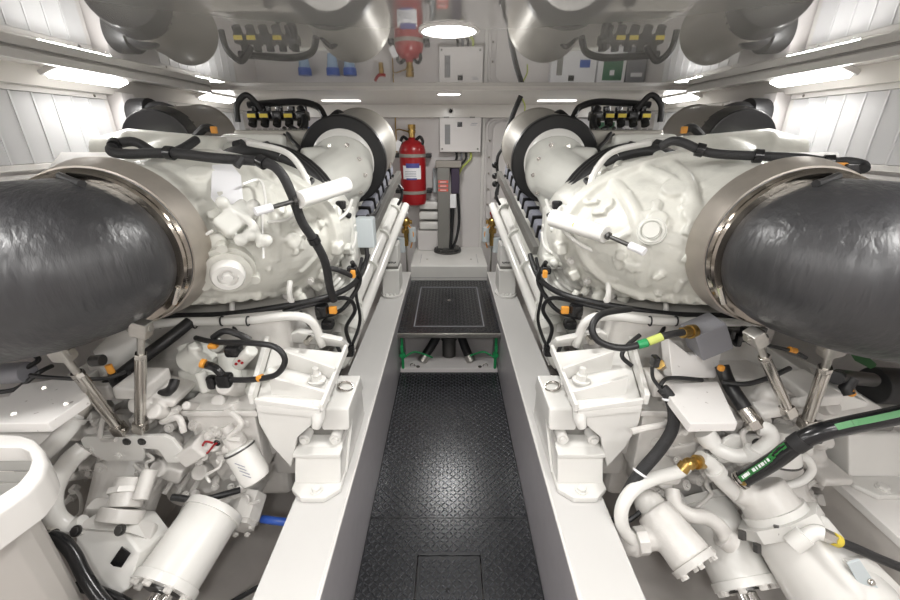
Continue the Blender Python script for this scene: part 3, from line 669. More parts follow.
    def f(m):
        m.bb((-.66, 1.78, 1.0), (-.50, 1.95, 1.18), .02); m.bb((-.70, 1.80, .80), (-.48, 2.1, 1.02), .03)
    p('pump_body', 'engine_white', f)
    for k, l in enumerate(([(300, 232, 1.55), (318, 240, 1.62), (340, 238, 1.7), (355, 225, 1.8)], [(320, 250, 1.62), (335, 256, 1.68), (352, 248, 1.75), (356, 232, 1.8)], [(313, 212, 1.58), (330, 214, 1.62), (338, 222, 1.66)], [(322, 262, 1.66), (340, 268, 1.7), (352, 255, 1.74)], [(305, 220, 1.5), (325, 226, 1.55), (345, 214, 1.68), (352, 200, 1.8)])):
        p('fuel_pipe', 'bracket_white', lambda m: m.tube(PP(l), .007, 8))
    # outboard far air filter + black end
    oa, ob = P(165, 130, 2.15), P(212, 128, 2.75)
    ax2 = (ob - oa).normalized()
    O = p('air_filter_drum', 'taupe', lambda m: m.lathe(P(168, 141, 2.25), P(207, 136, 2.75) - P(168, 141, 2.25), [(0, .12), (.01, .165), (.48, .175), (.49, .182), (.51, .182), (.515, .15)], 40))
    p('rubber_sleeve', 'black_gloss', lambda m: (m.cyl(P(158, 143, 2.13), P(169, 141, 2.27), .155, .17, 32)), O)
    p('filter_outlet', 'black_rubber', lambda m: (m.cyl(P(143, 122, 2.35), P(158, 118, 2.35), .115, .10, 28), m.tube([P(158, 120, 2.35), P(168, 122, 2.33), P(172, 134, 2.25)], .09, 16), m.cyl(P(129, 113, 2.33), P(140, 114, 2.33), .012)), O)
    p('turbo_housing', 'cast_white', lambda m: (m.ball(P(180, 158, 1.95), .16, (1.2, 1, .6)), m.tube([P(130, 152, 1.9), P(180, 156, 1.95), P(230, 160, 1.95)], .10, 16), m.cyl(P(100, 160, 1.85), P(140, 155, 1.9), .09, .11)), remesh=.01, smooth=5)
    # top intake manifold with coil pack row
    T0 = p('intake_manifold', 'drum_metal', lambda m: (m.bb((-1.12, 2.25, 1.50), (-.62, 3.1, 1.575), .015), m.bb((-1.16, 2.3, 1.44), (-.58, 3.05, 1.50), .012), m.box(P(330, 140, 2.4), (.2, .3, .12), None, .03)))
    for k in range(5):
        c = P(255 + k * 12, 116, 2.45); p('coil_plug', 'black_gloss', lambda m: (m.box(c, (.055, .09, .05), None, .010), m.cyl(c + Vector((0, .02, .02)), c + Vector((0, .02, .05)), .02), m.cyl(c + Vector((0, -.03, -.02)), c + Vector((0, -.05, -.05)), .022)), T0)
        if k in (0, 1, 3) if left else k in (0, 2, 3):
            p('yellow_marker', 'yellow', lambda m: m.box(c + Vector((0, -.047, .0)), (.045, .006, .02), None, .002), T0)
    p('wire_bundle', 'black_rubber', lambda m: (m.tube([P(238, 122, 2.4), P(237, 105, 2.4), P(246, 95, 2.42), P(256, 103, 2.44), P(262, 110, 2.44)], .016, 8), m.tube([P(248, 105, 2.5), P(275, 103, 2.5), P(300, 102, 2.5), P(318, 107, 2.5), P(325, 118, 2.45)], .018, 8), m.tube([P(300, 108, 2.45), P(305, 122, 2.4), P(300, 132, 2.35), P(290, 128, 2.35)], .02, 8), m.tube([P(285, 128, 2.3), P(284, 142, 2.2), P(284, 150, 2.1)], .009, 8)))
    p('vent_grille', 'post_grey', lambda m: [m.cyl((-1.05 + k * .03, 2.27, 1.577), (-1.05 + k * .03, 2.27, 1.581), .012, seg=6) for k in range(14)])
    p('frame_bracket', 'bracket_white', lambda m: (m.tube([P(200, 142, 1.95), P(245, 140, 1.95), P(275, 150, 1.85), P(282, 156, 1.8)], .011, 8), m.tube([P(215, 140, 1.95), P(222, 156, 1.85)], .013, 8), m.tube([P(205, 154, 1.85), P(240, 152, 1.85), P(275, 152, 1.83)], .012, 8)))
    p('starter_coil', 'black_rubber', lambda m: (m.cyl(P(198, 150, 2.0), P(215, 146, 2.0), .05), m.tube([P(195, 138, 1.95), P(205, 128, 1.95), P(214, 130, 1.95)], .018, 8)))
    p('orange_plug', 'orange', lambda m: m.box(P(214, 130, 1.94), (.025, .02, .03)))
    # rear top shelf panel outboard (heat shield strip)
    p('heat_shield', 'gelcoat', lambda m: m.prism([P(60, 152, 1.75), P(170, 152, 1.75), P(178, 168, 1.45), P(45, 172, 1.45)], (0, 0, -.02), .004))
    # black harness over the top
    hp = [(196, 140, 1.62), (180, 150, 1.5), (160, 155, 1.45), (135, 142, 1.45), (115, 145, 1.42), (112, 152, 1.38), (130, 154, 1.36), (170, 153, 1.34), (215, 158, 1.32), (262, 162, 1.32), (280, 172, 1.30), (292, 195, 1.30), (302, 222, 1.33), (314, 240, 1.36), (325, 262, 1.40), (330, 288, 1.45), (334, 300, 1.48)] if left else \
         [(236, 146, 1.45), (226, 141, 1.42), (214, 143, 1.40), (198, 150, 1.38), (180, 154, 1.36), (140, 156, 1.34), (100, 158, 1.30), (70, 162, 1.26), (50, 162, 1.24), (36, 165, 1.22), (34, 169, 1.2)]
    HB = p('harness_trunk', 'black_sleeve', lambda m: m.tube(PP(hp), .0155 if left else .014, 12))
    for i in ((4, 7, 9, 13) if left else (3, 5, 7)):
        c = P(*hp[i]); n_ = (P(*hp[i + 1]) - c).normalized(); p('harness_tie', 'black_gloss', lambda m: m.cyl(c - n_ * .012, c + n_ * .012, .021), HB)
    if left:
        p('harness_tail', 'black_sleeve', lambda m: m.tube([P(242, 158, 1.31), P(236, 166, 1.29)], .013, 8), HB)
        p('harness_branch', 'black_sleeve', lambda m: m.tube([P(327, 268, 1.42), P(338, 270, 1.44), P(352, 276, 1.5)], .010, 8), HB)
    else:
        p('harness_plug', 'black_gloss', lambda m: (m.box(P(48, 170, 1.22), (.05, .03, .035)), m.tube([P(60, 162, 1.25), P(50, 170, 1.22)], .012, 8)), HB); p('orange_plug', 'orange', lambda m: m.box(P(58, 167, 1.225), (.03, .02, .025)), HB)
    # lower harness under the casting and white pipe
    p('lower_harness', 'black_rubber', lambda m: (m.tube([P(130, 317, 1.35), P(175, 316, 1.36), P(230, 314, 1.38), P(290, 305, 1.42), P(330, 296, 1.5), P(352, 285, 1.62), P(362, 272, 1.75), P(368, 255, 1.9)], .012, 10), m.tube([P(135, 321, 1.36), P(200, 321, 1.37), P(260, 317, 1.39), P(310, 305, 1.45), P(345, 298, 1.58), P(355, 310, 1.65), P(346, 328, 1.68), P(350, 345, 1.7), P(346, 352, 1.7)], .009, 10)))
    for q, z in (((349, 350, 1.70), .06), ((322, 310, 1.47), .05), ((328, 324, 1.5), .04)): p('cable_clip', 'black_gloss', lambda m: m.box(P(*q), (.05, .05, z), None, .012))
    p('orange_plug', 'orange', lambda m: (m.box(P(333, 310, 1.47), (.03, .02, .03))))
    p('orange_plug', 'orange', lambda m: (m.box(P(353, 274, 1.50), (.018, .02, .03))))
    p('white_conduit', 'bracket_white', lambda m: m.tube([P(132, 327, 1.30), P(180, 322, 1.32), P(240, 321, 1.34), P(290, 316, 1.36), P(312, 322, 1.38), P(322, 345, 1.42)], .017, 12))
    for px in (160, 195, 222, 248): p('black_band', 'black_rubber', lambda m: m.torus(P(px, 323.5 if px < 200 else 321, 1.325), (1, .1, 0), .017, .003, 20, 6))
    # gland rope of pipes under casting towards gearbox
    def f(m):
        m.tube([P(300, 315, 1.55), P(300, 340, 1.5), P(295, 380, 1.5)], .05, 12); m.bb((-1.25, 1.35, .62), (-.62, 1.75, .93), .03)
        m.tube([P(250, 320, 1.5), P(255, 350, 1.45), P(240, 380, 1.4)], .06, 12)
    p('adapter_housing', 'gear_white', f, remesh=.010, smooth=3)
    # extra black wiring seen in the gaps
    looms = [([(352, 262, 1.62), (360, 280, 1.68), (350, 300, 1.66), (338, 312, 1.6), (318, 318, 1.5)], .010),
             ([(362, 258, 1.85), (356, 290, 1.72), (360, 320, 1.75), (352, 345, 1.72), (347, 352, 1.70)], .008),
             ([(300, 312, 1.45), (315, 330, 1.48), (332, 338, 1.55), (340, 352, 1.6)], .009),
             ([(200, 150, 1.9), (225, 146, 1.95), (255, 150, 1.9), (280, 160, 1.8)], .012),
             ([(284, 128, 2.3), (292, 140, 2.2), (300, 150, 2.1), (290, 158, 2.0)], .010),
             ([(330, 118, 2.45), (338, 112, 2.5), (345, 118, 2.45), (340, 128, 2.4)], .014),
             ([(392, 175, 2.85), (398, 182, 2.85), (402, 195, 2.8), (398, 205, 2.8)], .010),
             ([(296, 205, 1.5), (304, 190, 1.6), (312, 180, 1.7)], .012),
             ([(232, 318, 1.38), (236, 332, 1.34), (245, 340, 1.3)], .008),
             ([(330, 198, 1.75), (338, 210, 1.72), (350, 216, 1.75)], .013)]
    for l, r_ in looms: p('wiring_lead', 'black_rubber', lambda m: m.tube(PP(l), r_, 8))
    for q in ((341, 205, 1.70), (331, 228, 1.62), (352, 270, 1.62), (218, 150, 1.93)): p('black_connector', 'black_gloss', lambda m: m.box(P(*q), (.04, .035, .035), None, .008))
    for q in ((236, 148, 1.9), (262, 150, 1.86)): p('solenoid', 'black_rubber', lambda m: m.cyl(P(*q), P(q[0] + 8, q[1] - 2, q[2]), .03))
    # junction box
    jb = P(366, 232, 1.88)
    if not left: return E
    J = p('sensor_box', 'box_blue_grey', lambda m: m.box(jb, (.085, .07, .14), None, .008))
    p('box_cable', 'black_rubber', lambda m: m.tube([jb + Vector((.0, -.02, -.07)), jb + Vector((.0, -.03, -.12)), jb + Vector((-.03, -.05, -.17)), jb + Vector((-.10, -.1, -.2))], .011, 8), J)
    p('box_cable', 'black_rubber', lambda m: m.tube([jb + Vector((.01, .02, .07)), P(376, 212, 2.2), P(386, 190, 2.6), P(396, 184, 2.8), P(403, 190, 2.8)], .010, 8), J)
    return E

# ------------------------------------------------------------------ exhaust elbows
def exhaust(sd):
    T = thing('exhaust_elbow', (-1.1, 1.0, .9), 'huge black wrapped exhaust elbow with broad steel collar sweeping out of frame on the %s' % sd, 'exhaust pipe', None)
    C = Vector((-.985, 1.11, 1.240)); ax = Vector((-.12, 1, .02)).normalized()
    path = [C - ax * .02, C - ax * .07 + Vector((-.01, 0, 0)), C + Vector((-.06, -.15, -.004)), C + Vector((-.17, -.20, -.01)), C + Vector((-.34, -.22, -.015)), C + Vector((-.50, -.23, -.02)), C + Vector((-.70, -.23, -.03))]
    part('wrapped_pipe', 'carbon', T, lambda m: m.tube(path, [.20, .212, .214, .212, .207, .204, .203], 56, 10), sharp=70)
    part('collar', 'collar_metal', T, lambda m: m.lathe(C + ax * .0, ax, [(0, .218), (.003, .236), (.02, .240), (.075, .252), (.085, .254), (.088, .235)], 64))
    part('clamp_band', 'clamp_steel', T, lambda m: (m.lathe(C - ax * .035, ax, [(0, .212), (0, .222), (.006, .228), (.022, .224), (.030, .231), (.038, .226)], 64)))
    part('clamp_bolt', 'steel', T, lambda m: m.tube([C + Vector((.19, -.045, -.14)), C + Vector((.215, -.045, -.09))], .008, 8, 1))
    part('clamp_shadow_gap', 'dark_steel', T, lambda m: m.torus(C + ax * .004, ax, .226, .006, 64, 8))
    part('lagging_strap', 'black_rubber', T, lambda m: m.tube([P(60, 176, 1.06), P(72, 181, 1.04), P(82, 184, 1.02)], .010, 8))
    return T

# ------------------------------------------------------------------ engine feet on the girder
def mount(sd, far=False):
    y0 = 1.0 if not far else 2.80
    word = 'near' if not far else 'far'
    T = thing('engine_mount', (-.455, y0 + .1, .40), 'white %s rubber mount bolted on top of the %s girder' % (word, sd), 'engine mount', None)
    if not far:
        x0, x1 = -.545, -.375
        part('base_plate', 'bracket_white', T, lambda m: m.prism([(x0, .99 + .04, .401), (x0 + .045, .99, .401), (x1 - .045, .99, .401), (x1, 1.03, .401), (x1, 1.46, .401), (x0, 1.46, .401)], (0, 0, .02), .004))
        part('pedestal_block', 'bracket_white', T, lambda m: m.prism([(x0 + .004, 1.05, .42), (x0 + .004, 1.42, .42), (x0 + .004, 1.40, .53), (x0 + .004, 1.12, .53), (x0 + .004, 1.09, .52)], (x1 - x0 - .008, 0, 0), .007))
        part('ledge_strip', 'bracket_white', T, lambda m: m.bb((x0 + .002, 1.075, .512), (x1 - .002, 1.12, .528), .004))
        part('top_cap', 'bracket_white', T, lambda m: m.prism([(-.455, 1.14, .575), (-.455, 1.40, .575), (-.455, 1.38, .655), (-.455, 1.165, .655)], (.10, 0, 0), .010))
        part('rubber_pad', 'post_grey', T, lambda m: m.bb((x0 + .03, 1.17, .53), (x1 - .012, 1.38, .576), .006))
        for k in (-.055, .055): part('side_roller', 'bracket_white', T, lambda m: (m.cyl((-.46 + k, 1.125, .548), (-.46 + k, 1.17, .548), .021), m.cyl((-.46 + k, 1.115, .548), (-.46 + k, 1.127, .548), .012)))
        part('base_bolt', 'bracket_white', T, lambda m: m.bolt((-.455, 1.022, .423), NZ, .016, .014))
        part('cap_ring', 'steel', T, lambda m: m.torus((x1 - .02, 1.29, .66), (.3, 0, 1), .028, .005, 28, 8))
        part('side_web', 'bracket_white', T, lambda m: m.prism([(x1 - .004, 1.10, .42), (x1 - .004, 1.42, .42), (x1 - .004, 1.42, .62), (x1 - .004, 1.33, .62)], (.010, 0, 0), .003))
    else:
        part('base_plate', 'bracket_white', T, lambda m: m.lathe((-.445, y0 + .12, .401), NZ, [(0, .085), (.015, .085), (.018, .08)], 24, (1, 1.3)))
        part('pedestal_block', 'bracket_white', T, lambda m: m.prism([(-.51, y0 + .05, .419), (-.51, y0 + .30, .419), (-.51, y0 + .28, .60), (-.51, y0 + .10, .60)], (.13, 0, 0), .008))
        tc = part('top_cap', 'bracket_white', T, lambda m: m.prism([(-.50, y0 + .12, .62), (-.50, y0 + .34, .62), (-.50, y0 + .32, .78), (-.50, y0 + .16, .78)], (.11, 0, 0), .010))
        part('cap_lettering', 'black_rubber', tc, lambda m: [m.box((-.485 + k * .011, y0 + .1265, .650 + (.003 if k % 3 else 0)), (.007, .002, .010 if k % 2 else .014), Matrix.Rotation(R(-14), 3, 'X'), 0) for k in range(8)])
        part('rubber_pad', 'post_grey', T, lambda m: m.bb((-.50, y0 + .13, .60), (-.39, y0 + .30, .62), .004))
        part('top_nut', 'steel', T, lambda m: (m.cyl((-.455, y0 + .24, .78), (-.455, y0 + .24, .81), .028, seg=6), m.cyl((-.455, y0 + .24, .81), (-.455, y0 + .24, .84), .016)))
        part('base_bolt', 'bracket_white', T, lambda m: [m.bolt((-.445 + k, y0 + .04, .42), NZ, .011, .01) for k in (-.03, .0, .03)])
    return T
def foot(sd):
    T = thing('engine_bracket', (-.55, 1.25, .60), 'chunky white cast bracket with triangular pockets over the near %s mount' % sd, 'bracket', None)
    # tray plate (slopes), back plate, ribs; corners read off the photo at plausible depths
    A = PZ(255, 405, .73); B = PZ(320, 412, .70); Cc = PZ(345, 352, .75); Dd = PZ(272, 345, .80); Ee = PZ(337, 425, .66)
    dn = Vector((0, 0, -.03))
    part('tray', 'bracket_white', T, lambda m: m.prism([A, B, Cc, Dd], dn, .006))
    F0, F1, F2 = PZ(300, 441, .60), PZ(316, 428, .60), PZ(262, 430, .62)
    part('front_web', 'bracket_white', T, lambda m: m.prism([P(x, y, A.y + .01) for x, y in ((255, 406), (312, 414), (311, 426), (297, 438), (291, 468), (272, 447), (259, 424))], (0, .022, 0), .005))
    G0, G1 = PZ(297, 331, .84), PZ(341, 341, .81)
    part('back_plate', 'bracket_white', T, lambda m: m.prism([Dd + Vector((0, .03, 0)), Cc + Vector((0, .05, -.01)), G1, G0], (0, .035, 0), .006))
    for (x0_, y0_, z0_), (x1_, y1_, z1_) in (((283, 351, .835), (335, 369, .770)), ((268, 377, .805), (328, 393, .740))):
        u, v = PZ(x0_, y0_, z0_), PZ(x1_, y1_, z1_)
        part('rib', 'bracket_white', T, lambda m: m.prism([u, v, Vector((v.x, v.y, .70)), Vector((u.x, u.y, .70))], (0, .016, 0), .004))
    part('front_lip', 'bracket_white', T, lambda m: m.prism([A + NZ * .022, B + NZ * .012, B, A], (0, .014, 0), .003))
    part('side_flange', 'bracket_white', T, lambda m: m.prism([B, Cc, Cc + Vector((0, 0, .035)), B + Vector((0, 0, .03))], (.014, 0, 0), .004))
    part('side_flange', 'bracket_white', T, lambda m: m.prism([A, Dd, Dd + Vector((0, 0, .05)), A + Vector((0, 0, .04))], (-.018, 0, 0), .004))
    part('stud_nut', 'bracket_white', T, lambda m: (lambda c: (m.cyl(c, c + NZ * .008, .032), m.cyl(c, c + NZ * .03, .020, seg=6), m.cyl(c, c + NZ * .055, .011)))(PZ(317, 381, .735)))
    part('web_bolt', 'bracket_white', T, lambda m: m.bolt(P(272, 411, 1.10), (0, -1, 0), .011, .006))
    part('plate_bolt', 'steel', T, lambda m: (m.cyl(PZ(308, 340, .82) + Vector((0, -.02, 0)), PZ(308, 340, .82) + Vector((0, .02, 0)), .012)))
    part('spout', 'bracket_white', T, lambda m: m.tube([PZ(318, 403, .70), PZ(318, 418, .67), PZ(316, 428, .64)], [.026, .022, .014], 14))
    part('arm', 'bracket_white', T, lambda m: m.prism([PZ(262, 400, .70), PZ(275, 350, .76), PZ(255, 345, .60), PZ(235, 400, .50)], (0, .05, -.12), .01))
    return T
# ------------------------------------------------------------------ gear, struts, hoses (both sides)
def gearbox(sd):
    left = sd == 'left'
    T = thing('marine_gearbox', (-1.0, 1.2, 0), {'left': 'white cast gearbox low on the left behind the tall white cooler cylinder', 'right': 'white cast gearbox low on the right beneath the green striped hose'}[sd], 'gearbox', None)
    def p(name, mtl, fn, par=None, **k): return part(name, mtl, par or T, fn, **k)
    def f(m):
        m.bb((-1.24, 1.28, .10), (-.68, 1.62, .66), .03); m.bb((-1.10, 1.12, .20), (-.74, 1.34, .56), .05)
        m.cyl(P(150, 420, 1.25), P(118, 520, 1.0), .13, .10, 28); m.cyl(P(215, 420, 1.30), P(190, 470, 1.12), .10, .09)
        m.cyl((-.70, 1.22, .45), (-.66, 1.22, .62), .07); m.bb((-.72, 1.25, .25), (-.60, 1.6, .60), .02)
        m.cyl((-1.1, 1.30, .52), (-1.1, 1.30, .74), .09); m.box(P(215, 400, 1.28), (.26, .14, .06), None, .015)
        rg = random.Random(21 if left else 22)
        for k in range(60):
            c = P(rg.uniform(65, 250), rg.uniform(385, 500), rg.uniform(1.06, 1.2))
            if c.z < .15 or c.x > -.68: continue
            v = rg.random()
            if v < .45: m.cyl(c + Vector((0, .12, -.10)), c + Vector((0, -.02, .02)), rg.uniform(.014, .032))
            elif v < .75: m.box(c + Vector((0, .03, 0)), (rg.uniform(.03, .10), rg.uniform(.1, .16), rg.uniform(.02, .07)), Matrix.Rotation(rg.uniform(-.6, .6), 3, 'Y'), .006)
            else: m.ball(c + Vector((0, .03, 0)), rg.uniform(.02, .045))
    p('cast_body', 'gear_white', f, remesh=.005, smooth=1)
    rg = random.Random(5)
    for k in range(14):
        c = P(rg.uniform(85, 240), rg.uniform(450, 500), rg.uniform(1.05, 1.1)); p('case_bolt', 'gear_white', lambda m: m.bolt(c, (.1, -.8, .5), .010, .01))
    for px in (195, 215, 235):
        c = P(px, 403, 1.15); p('top_boss', 'gear_white', lambda m: (m.cyl(c + Vector((0, 0, -.03)), c, .030), m.cyl(c, c + NZ * .012, .018, seg=6)))
    # longitudinal ribs, cover plates, small pipes
    for k in range(7):
        a = P(170 + k * 9, 425 + k * 3, 1.24); b = P(120 + k * 11, 478 + k * 4, 1.06); p('case_rib', 'gear_white', lambda m: m.tube([a, (a + b) / 2 + Vector((0, 0, .01)), b], .010, 8))
    p('side_cover', 'gear_white', lambda m: m.prism([P(x, y, 1.16) for x, y in ((198, 432), (224, 416), (240, 436), (234, 462), (208, 470))], (0, .03, -.01), .005))
    for x, y in ((202, 434), (224, 420), (236, 437), (231, 458), (210, 466)): p('cover_bolt', 'gear_white', lambda m: m.bolt(P(x, y, 1.157), (0, -1, .2), .008, .008))
    p('adapter_block', 'gear_white', lambda m: m.prism([P(x, y, 1.10) for x, y in ((182, 409), (254, 411), (266, 472), (222, 482), (198, 445))], (0, .14, 0), .008))
    p('top_deck', 'gear_white', lambda m: m.prism([P(180, 396, 1.28), P(250, 396, 1.28), P(257, 411, 1.09), P(180, 411, 1.09)], (0, 0, -.025), .006))
    rg = random.Random(40 if left else 41)
    for k in range(16):
        x, y = rg.uniform(70, 235), rg.uniform(395, 500); yy = rg.uniform(1.03, 1.10)
        l = [P(x, y, yy + .03)]
        for j in range(3): x += rg.uniform(-16, 18); y += rg.uniform(-4, 16); l.append(P(x, y, yy - j * .01))
        p('small_pipe', 'gear_white', lambda m: (m.tube(l, rg.uniform(.005, .011), 8), m.cyl(l[0] + Vector((0, .01, 0)), l[0] - Vector((0, .012, 0)), .015, seg=6)))
    for k in range(22):
        c = P(rg.uniform(75, 235), rg.uniform(415, 505), rg.uniform(1.04, 1.12)); n_ = Vector((rg.uniform(-.6, .6), -1, rg.uniform(0, 1)))
        p('plug_boss', 'gear_white', lambda m: (m.cyl(c + n_ * -.05, c, rg.uniform(.012, .026)), m.bolt(c, n_, .009, .009)))
    return T

def cooler(sd):
    a, b = (P(214, 512, 1.00), P(168, 582, .80)) if sd == 'left' else (P(196, 500, 1.10), P(156, 580, .88))
    T = thing('oil_cooler', b, 'tall glossy white cooler cylinder aimed down at the %s shaft, bolted end ring' % sd, 'cooler', None)
    d = (b - a).normalized()
    part('shell', 'bracket_white', T, lambda m: m.cyl(a, b, .092, .092, 40, .008))
    part('end_ring', 'bracket_white', T, lambda m: m.cyl(b - d * .004, b + d * .022, .098, .098, 40))
    part('end_ring', 'bracket_white', T, lambda m: m.cyl(a - d * .01, a + d * .015, .098, .098, 40))
    fr = M().frame(d)
    for k in range(8):
        c = b + d * .022 + fr @ Vector((.082 * math.cos(k * .785), .082 * math.sin(k * .785), 0)); part('end_bolt', 'gear_white', T, lambda m: m.bolt(c, d, .013, .014))
    part('end_core', 'dark_steel', T, lambda m: m.cyl(b + d * .02, b + d * .03, .055))
    T2 = thing('propeller_shaft', b + d * .2, 'short polished steel shaft end under the %s cooler cylinder at the bottom edge' % sd, 'shaft', None)
    part('shaft_bar', 'chrome', T2, lambda m: m.cyl(b + d * .032, b + d * .35, .024)); part('shaft_bar', 'chrome', T2, lambda m: m.cyl(b + d * .032 + fr @ Vector((.04, .02, 0)), b + d * .34 + fr @ Vector((.04, .02, 0)), .016))
    return T

def strut(sd, a, b, r, label, r2=None):
    T = thing('support_strut', b, label, 'strut', None)
    d = (b - a)
    part('tube', 'steel', T, lambda m: m.cyl(a + d * .28, b - d * .06, r, r, 24))
    part('threaded_rod', 'steel_brushed', T, lambda m: m.cyl(a + d * .06, a + d * .3, r * .62))
    part('lock_nut', 'steel', T, lambda m: m.cyl(a + d * .24, a + d * .285, r * 1.05, seg=6))
    part('top_clevis', 'steel_brushed', T, lambda m: (m.box(a + d * .02, (r * 3.2, r * 2.4, r * 3.4), M().frame(d), .006), m.cyl(a + d * .02 + Vector((-.03, 0, 0)), a + d * .02 + Vector((.03, 0, 0)), r * .7)))
    part('foot_clevis', 'steel', T, lambda m: (m.box(b - d * .02, (r * 2.2, r * 2.2, r * 3), M().frame(d), .004), m.cyl(b + Vector((-.022, 0, 0)), b + Vector((.022, 0, 0)), r * .7)))
    return T

for sd in ('left', 'right'):
    MIR = sd == 'right'
    engine(sd); exhaust(sd); mount(sd); mount(sd, True); foot(sd); gearbox(sd); cooler(sd)
    # strut plate
    T = thing('strut_plate', P(130, 450, 1.04), 'white rounded steel plate holding the feet of the two %s struts' % sd, 'plate', None)
    pl = [(80, 440), (84, 437), (163, 436), (172, 440), (180, 450), (188, 463), (167, 463), (158, 450), (143, 449), (143, 461), (105, 461), (84, 449)]
    part('plate', 'bracket_white', T, lambda m: m.prism([P(x, y, 1.03) for x, y in pl], (0, .014, 0), .003))
    for x in (127, 142): part('plate_bolt', 'dark_steel', T, lambda m: m.bolt(P(x, 441.5, 1.03), (0, -1, 0), .010, .008))
    for x, y in ((90, 450), (178, 458), (118, 456)): part('plate_bolt', 'bracket_white', T, lambda m: m.bolt(P(x, y, 1.03), (0, -1, 0), .011, .008))
    if sd == 'left':
        strut(sd, P(60, 350, .93), P(120, 430, 1.02), .0155, 'shiny steel strut slanting down right under the left exhaust elbow')
        strut(sd, P(141, 326, 1.0), P(140, 428, 1.03), .0150, 'shiny upright steel strut beside the slanting one under the left elbow')
    else:
        strut(sd, P(143, 336, 1.0), P(109, 412, 1.02), .0150, 'thin shiny strut with threaded upper end under the right exhaust elbow')
        strut(sd, P(65, 345, .93), P(92, 424, 1.02), .0165, 'fat shiny strut leaning outward under the right exhaust elbow')
    # black hose along outer girder edge
    a = [P(374, 330, 2.15), P(362, 352, 2.02), P(353, 372, 1.9), P(342, 398, 1.7)]
    for q in a: q.z = .405; q.x = -.565
    tag(obj('girder_hose', M().tube([(-.58, 2.95, .43), (-.575, 2.4, .42), (-.575, 1.9, .42), (-.58, 1.5, .42)], .020, 12), 'black_rubber'), 'straight black hose lying along the outer edge of the %s girder' % sd, 'hose')
    t = thing('cable_bracket', (-.56, 1.95, .42), 'small white cable bracket on the outer edge of the %s girder' % sd, 'bracket', None)
    part('angle_plate', 'bracket_white', t, lambda m: (m.bb((-.60, 1.86, .401), (-.535, 2.02, .412), .003), m.bb((-.607, 1.86, .401), (-.596, 2.02, .46), .003)))
    part('cable_plug', 'black_rubber', t, lambda m: (m.ball((-.575, 1.95, .46), .035, (1, 1, 1.1)), m.tube([(-.575, 1.95, .47), (-.59, 1.94, .56), (-.56, 1.93, .66), (-.60, 1.9, .76)], .010, 8)))
    # outboard mount on outer girder
    t = thing('outboard_mount', (-1.5, 1.25, .40), 'white cast engine mount on the outer %s girder behind the foreground pipes' % sd, 'engine mount', None)
    part('base_plate', 'bracket_white', t, lambda m: m.prism([(-1.64, 1.05, .401), (-1.62, 1.0, .401), (-1.46, 1.0, .401), (-1.42, 1.05, .401), (-1.42, 1.45, .401), (-1.64, 1.45, .401)], (0, 0, .02), .004))
    part('pedestal_block', 'bracket_white', t, lambda m: m.prism([(-1.63, 1.08, .42), (-1.63, 1.43, .42), (-1.63, 1.40, .56), (-1.63, 1.14, .56)], (.2, 0, 0), .01))
    part('bracket_arm', 'bracket_white', t, lambda m: m.prism([(-1.6, 1.12, .60), (-1.30, 1.12, .62), (-1.22, 1.12, .80), (-1.5, 1.12, .68)], (0, .3, 0), .015))
    part('base_bolt', 'bracket_white', t, lambda m: m.bolt((-1.50, 1.03, .422), NZ, .016, .014))
    part('rubber_pad', 'post_grey', t, lambda m: m.bb((-1.6, 1.15, .56), (-1.45, 1.38, .61), .01))
MIR = False

# ------------------------------------------------------------------ left side only
t = thing('oil_filter', P(255, 490, 1.12), 'white spin-on filter canister with steel band hanging low beside the left mount', 'filter')
a, b = P(238, 446, 1.07), P(258, 482, 1.03); d = (b - a).normalized()
part('canister', 'bracket_white', t, lambda m: m.lathe(a, d, [(0, .035), (.005, .047), (.02, .050), (.110, .050), (.130, .045), (.138, .030)], 32))
part('filter_band', 'dark_steel', t, lambda m: m.ring(a + d * .010, d, .052, .049, .006))
part('filter_print', 'hose_blue_grey', t, lambda m: [m.box(a + d * (.05 + k * .014) + Vector((.008 + .001 * k, -.0465, .017)), (.035 - .006 * (k % 2), .001, .003), Matrix.Rotation(R(28), 3, 'Y'), 0) for k in range(4)])
part('filter_head', 'gear_white', t, lambda m: (m.cyl(a - d * .045, a + d * .003, .034), m.cyl(a - d * .08, a - d * .04, .02), m.cyl(a - d * .03 + Vector((0, 0, 0)), a - d * .03 + Vector((-.08, .03, .0)), .018)))
t = thing('gear_pump', P(245, 515, 1.02), 'squat white bolted pump below the canister, feeding a blue hose on the left', 'pump')
c = P(244, 512, 1.05)
part('pump_body', 'gear_white', t, lambda m: (m.cyl(c + Vector((0, .06, .02)), c + Vector((0, -.03, -.015)), .062, seg=8), m.box(c + Vector((-.06, .03, .0)), (.09, .08, .08), None, .015)))
part('pump_cover', 'gear_white', t, lambda m: (m.cyl(c + Vector((0, -.03, -.015)), c + Vector((0, -.045, -.02)), .055, seg=8), [m.bolt(c + Vector((.042 * math.cos(k * 1.05), -.045, -.02 + .042 * math.sin(k * 1.05))), (0, -1, -.3), .008) for k in range(6)]))
tag(obj('blue_hose', M().tube([P(262, 519, 1.06), P(285, 522, 1.05), P(310, 524, 1.08)], .014, 12), 'blue'), 'short blue hose running from the squat pump towards the left girder', 'hose')
tag(obj('black_pipe_stub', M().tube([P(172, 497, 1.0), P(200, 500, 1.0), P(222, 495, 1.02), P(240, 490, 1.05)], .011, 10), 'black_rubber'), 'thin black hose curving above the left cooler to the canister', 'hose')
tag(obj('red_wire_loop', M().tube([P(213, 443, 1.05), P(205, 442, 1.05), P(202, 450, 1.05), P(207, 453, 1.04), P(214, 445, 1.04), P(217, 443, 1.04)], .0035, 8), 'red'), 'tiny red wire loop on the left gearbox beside the canister', 'wire')
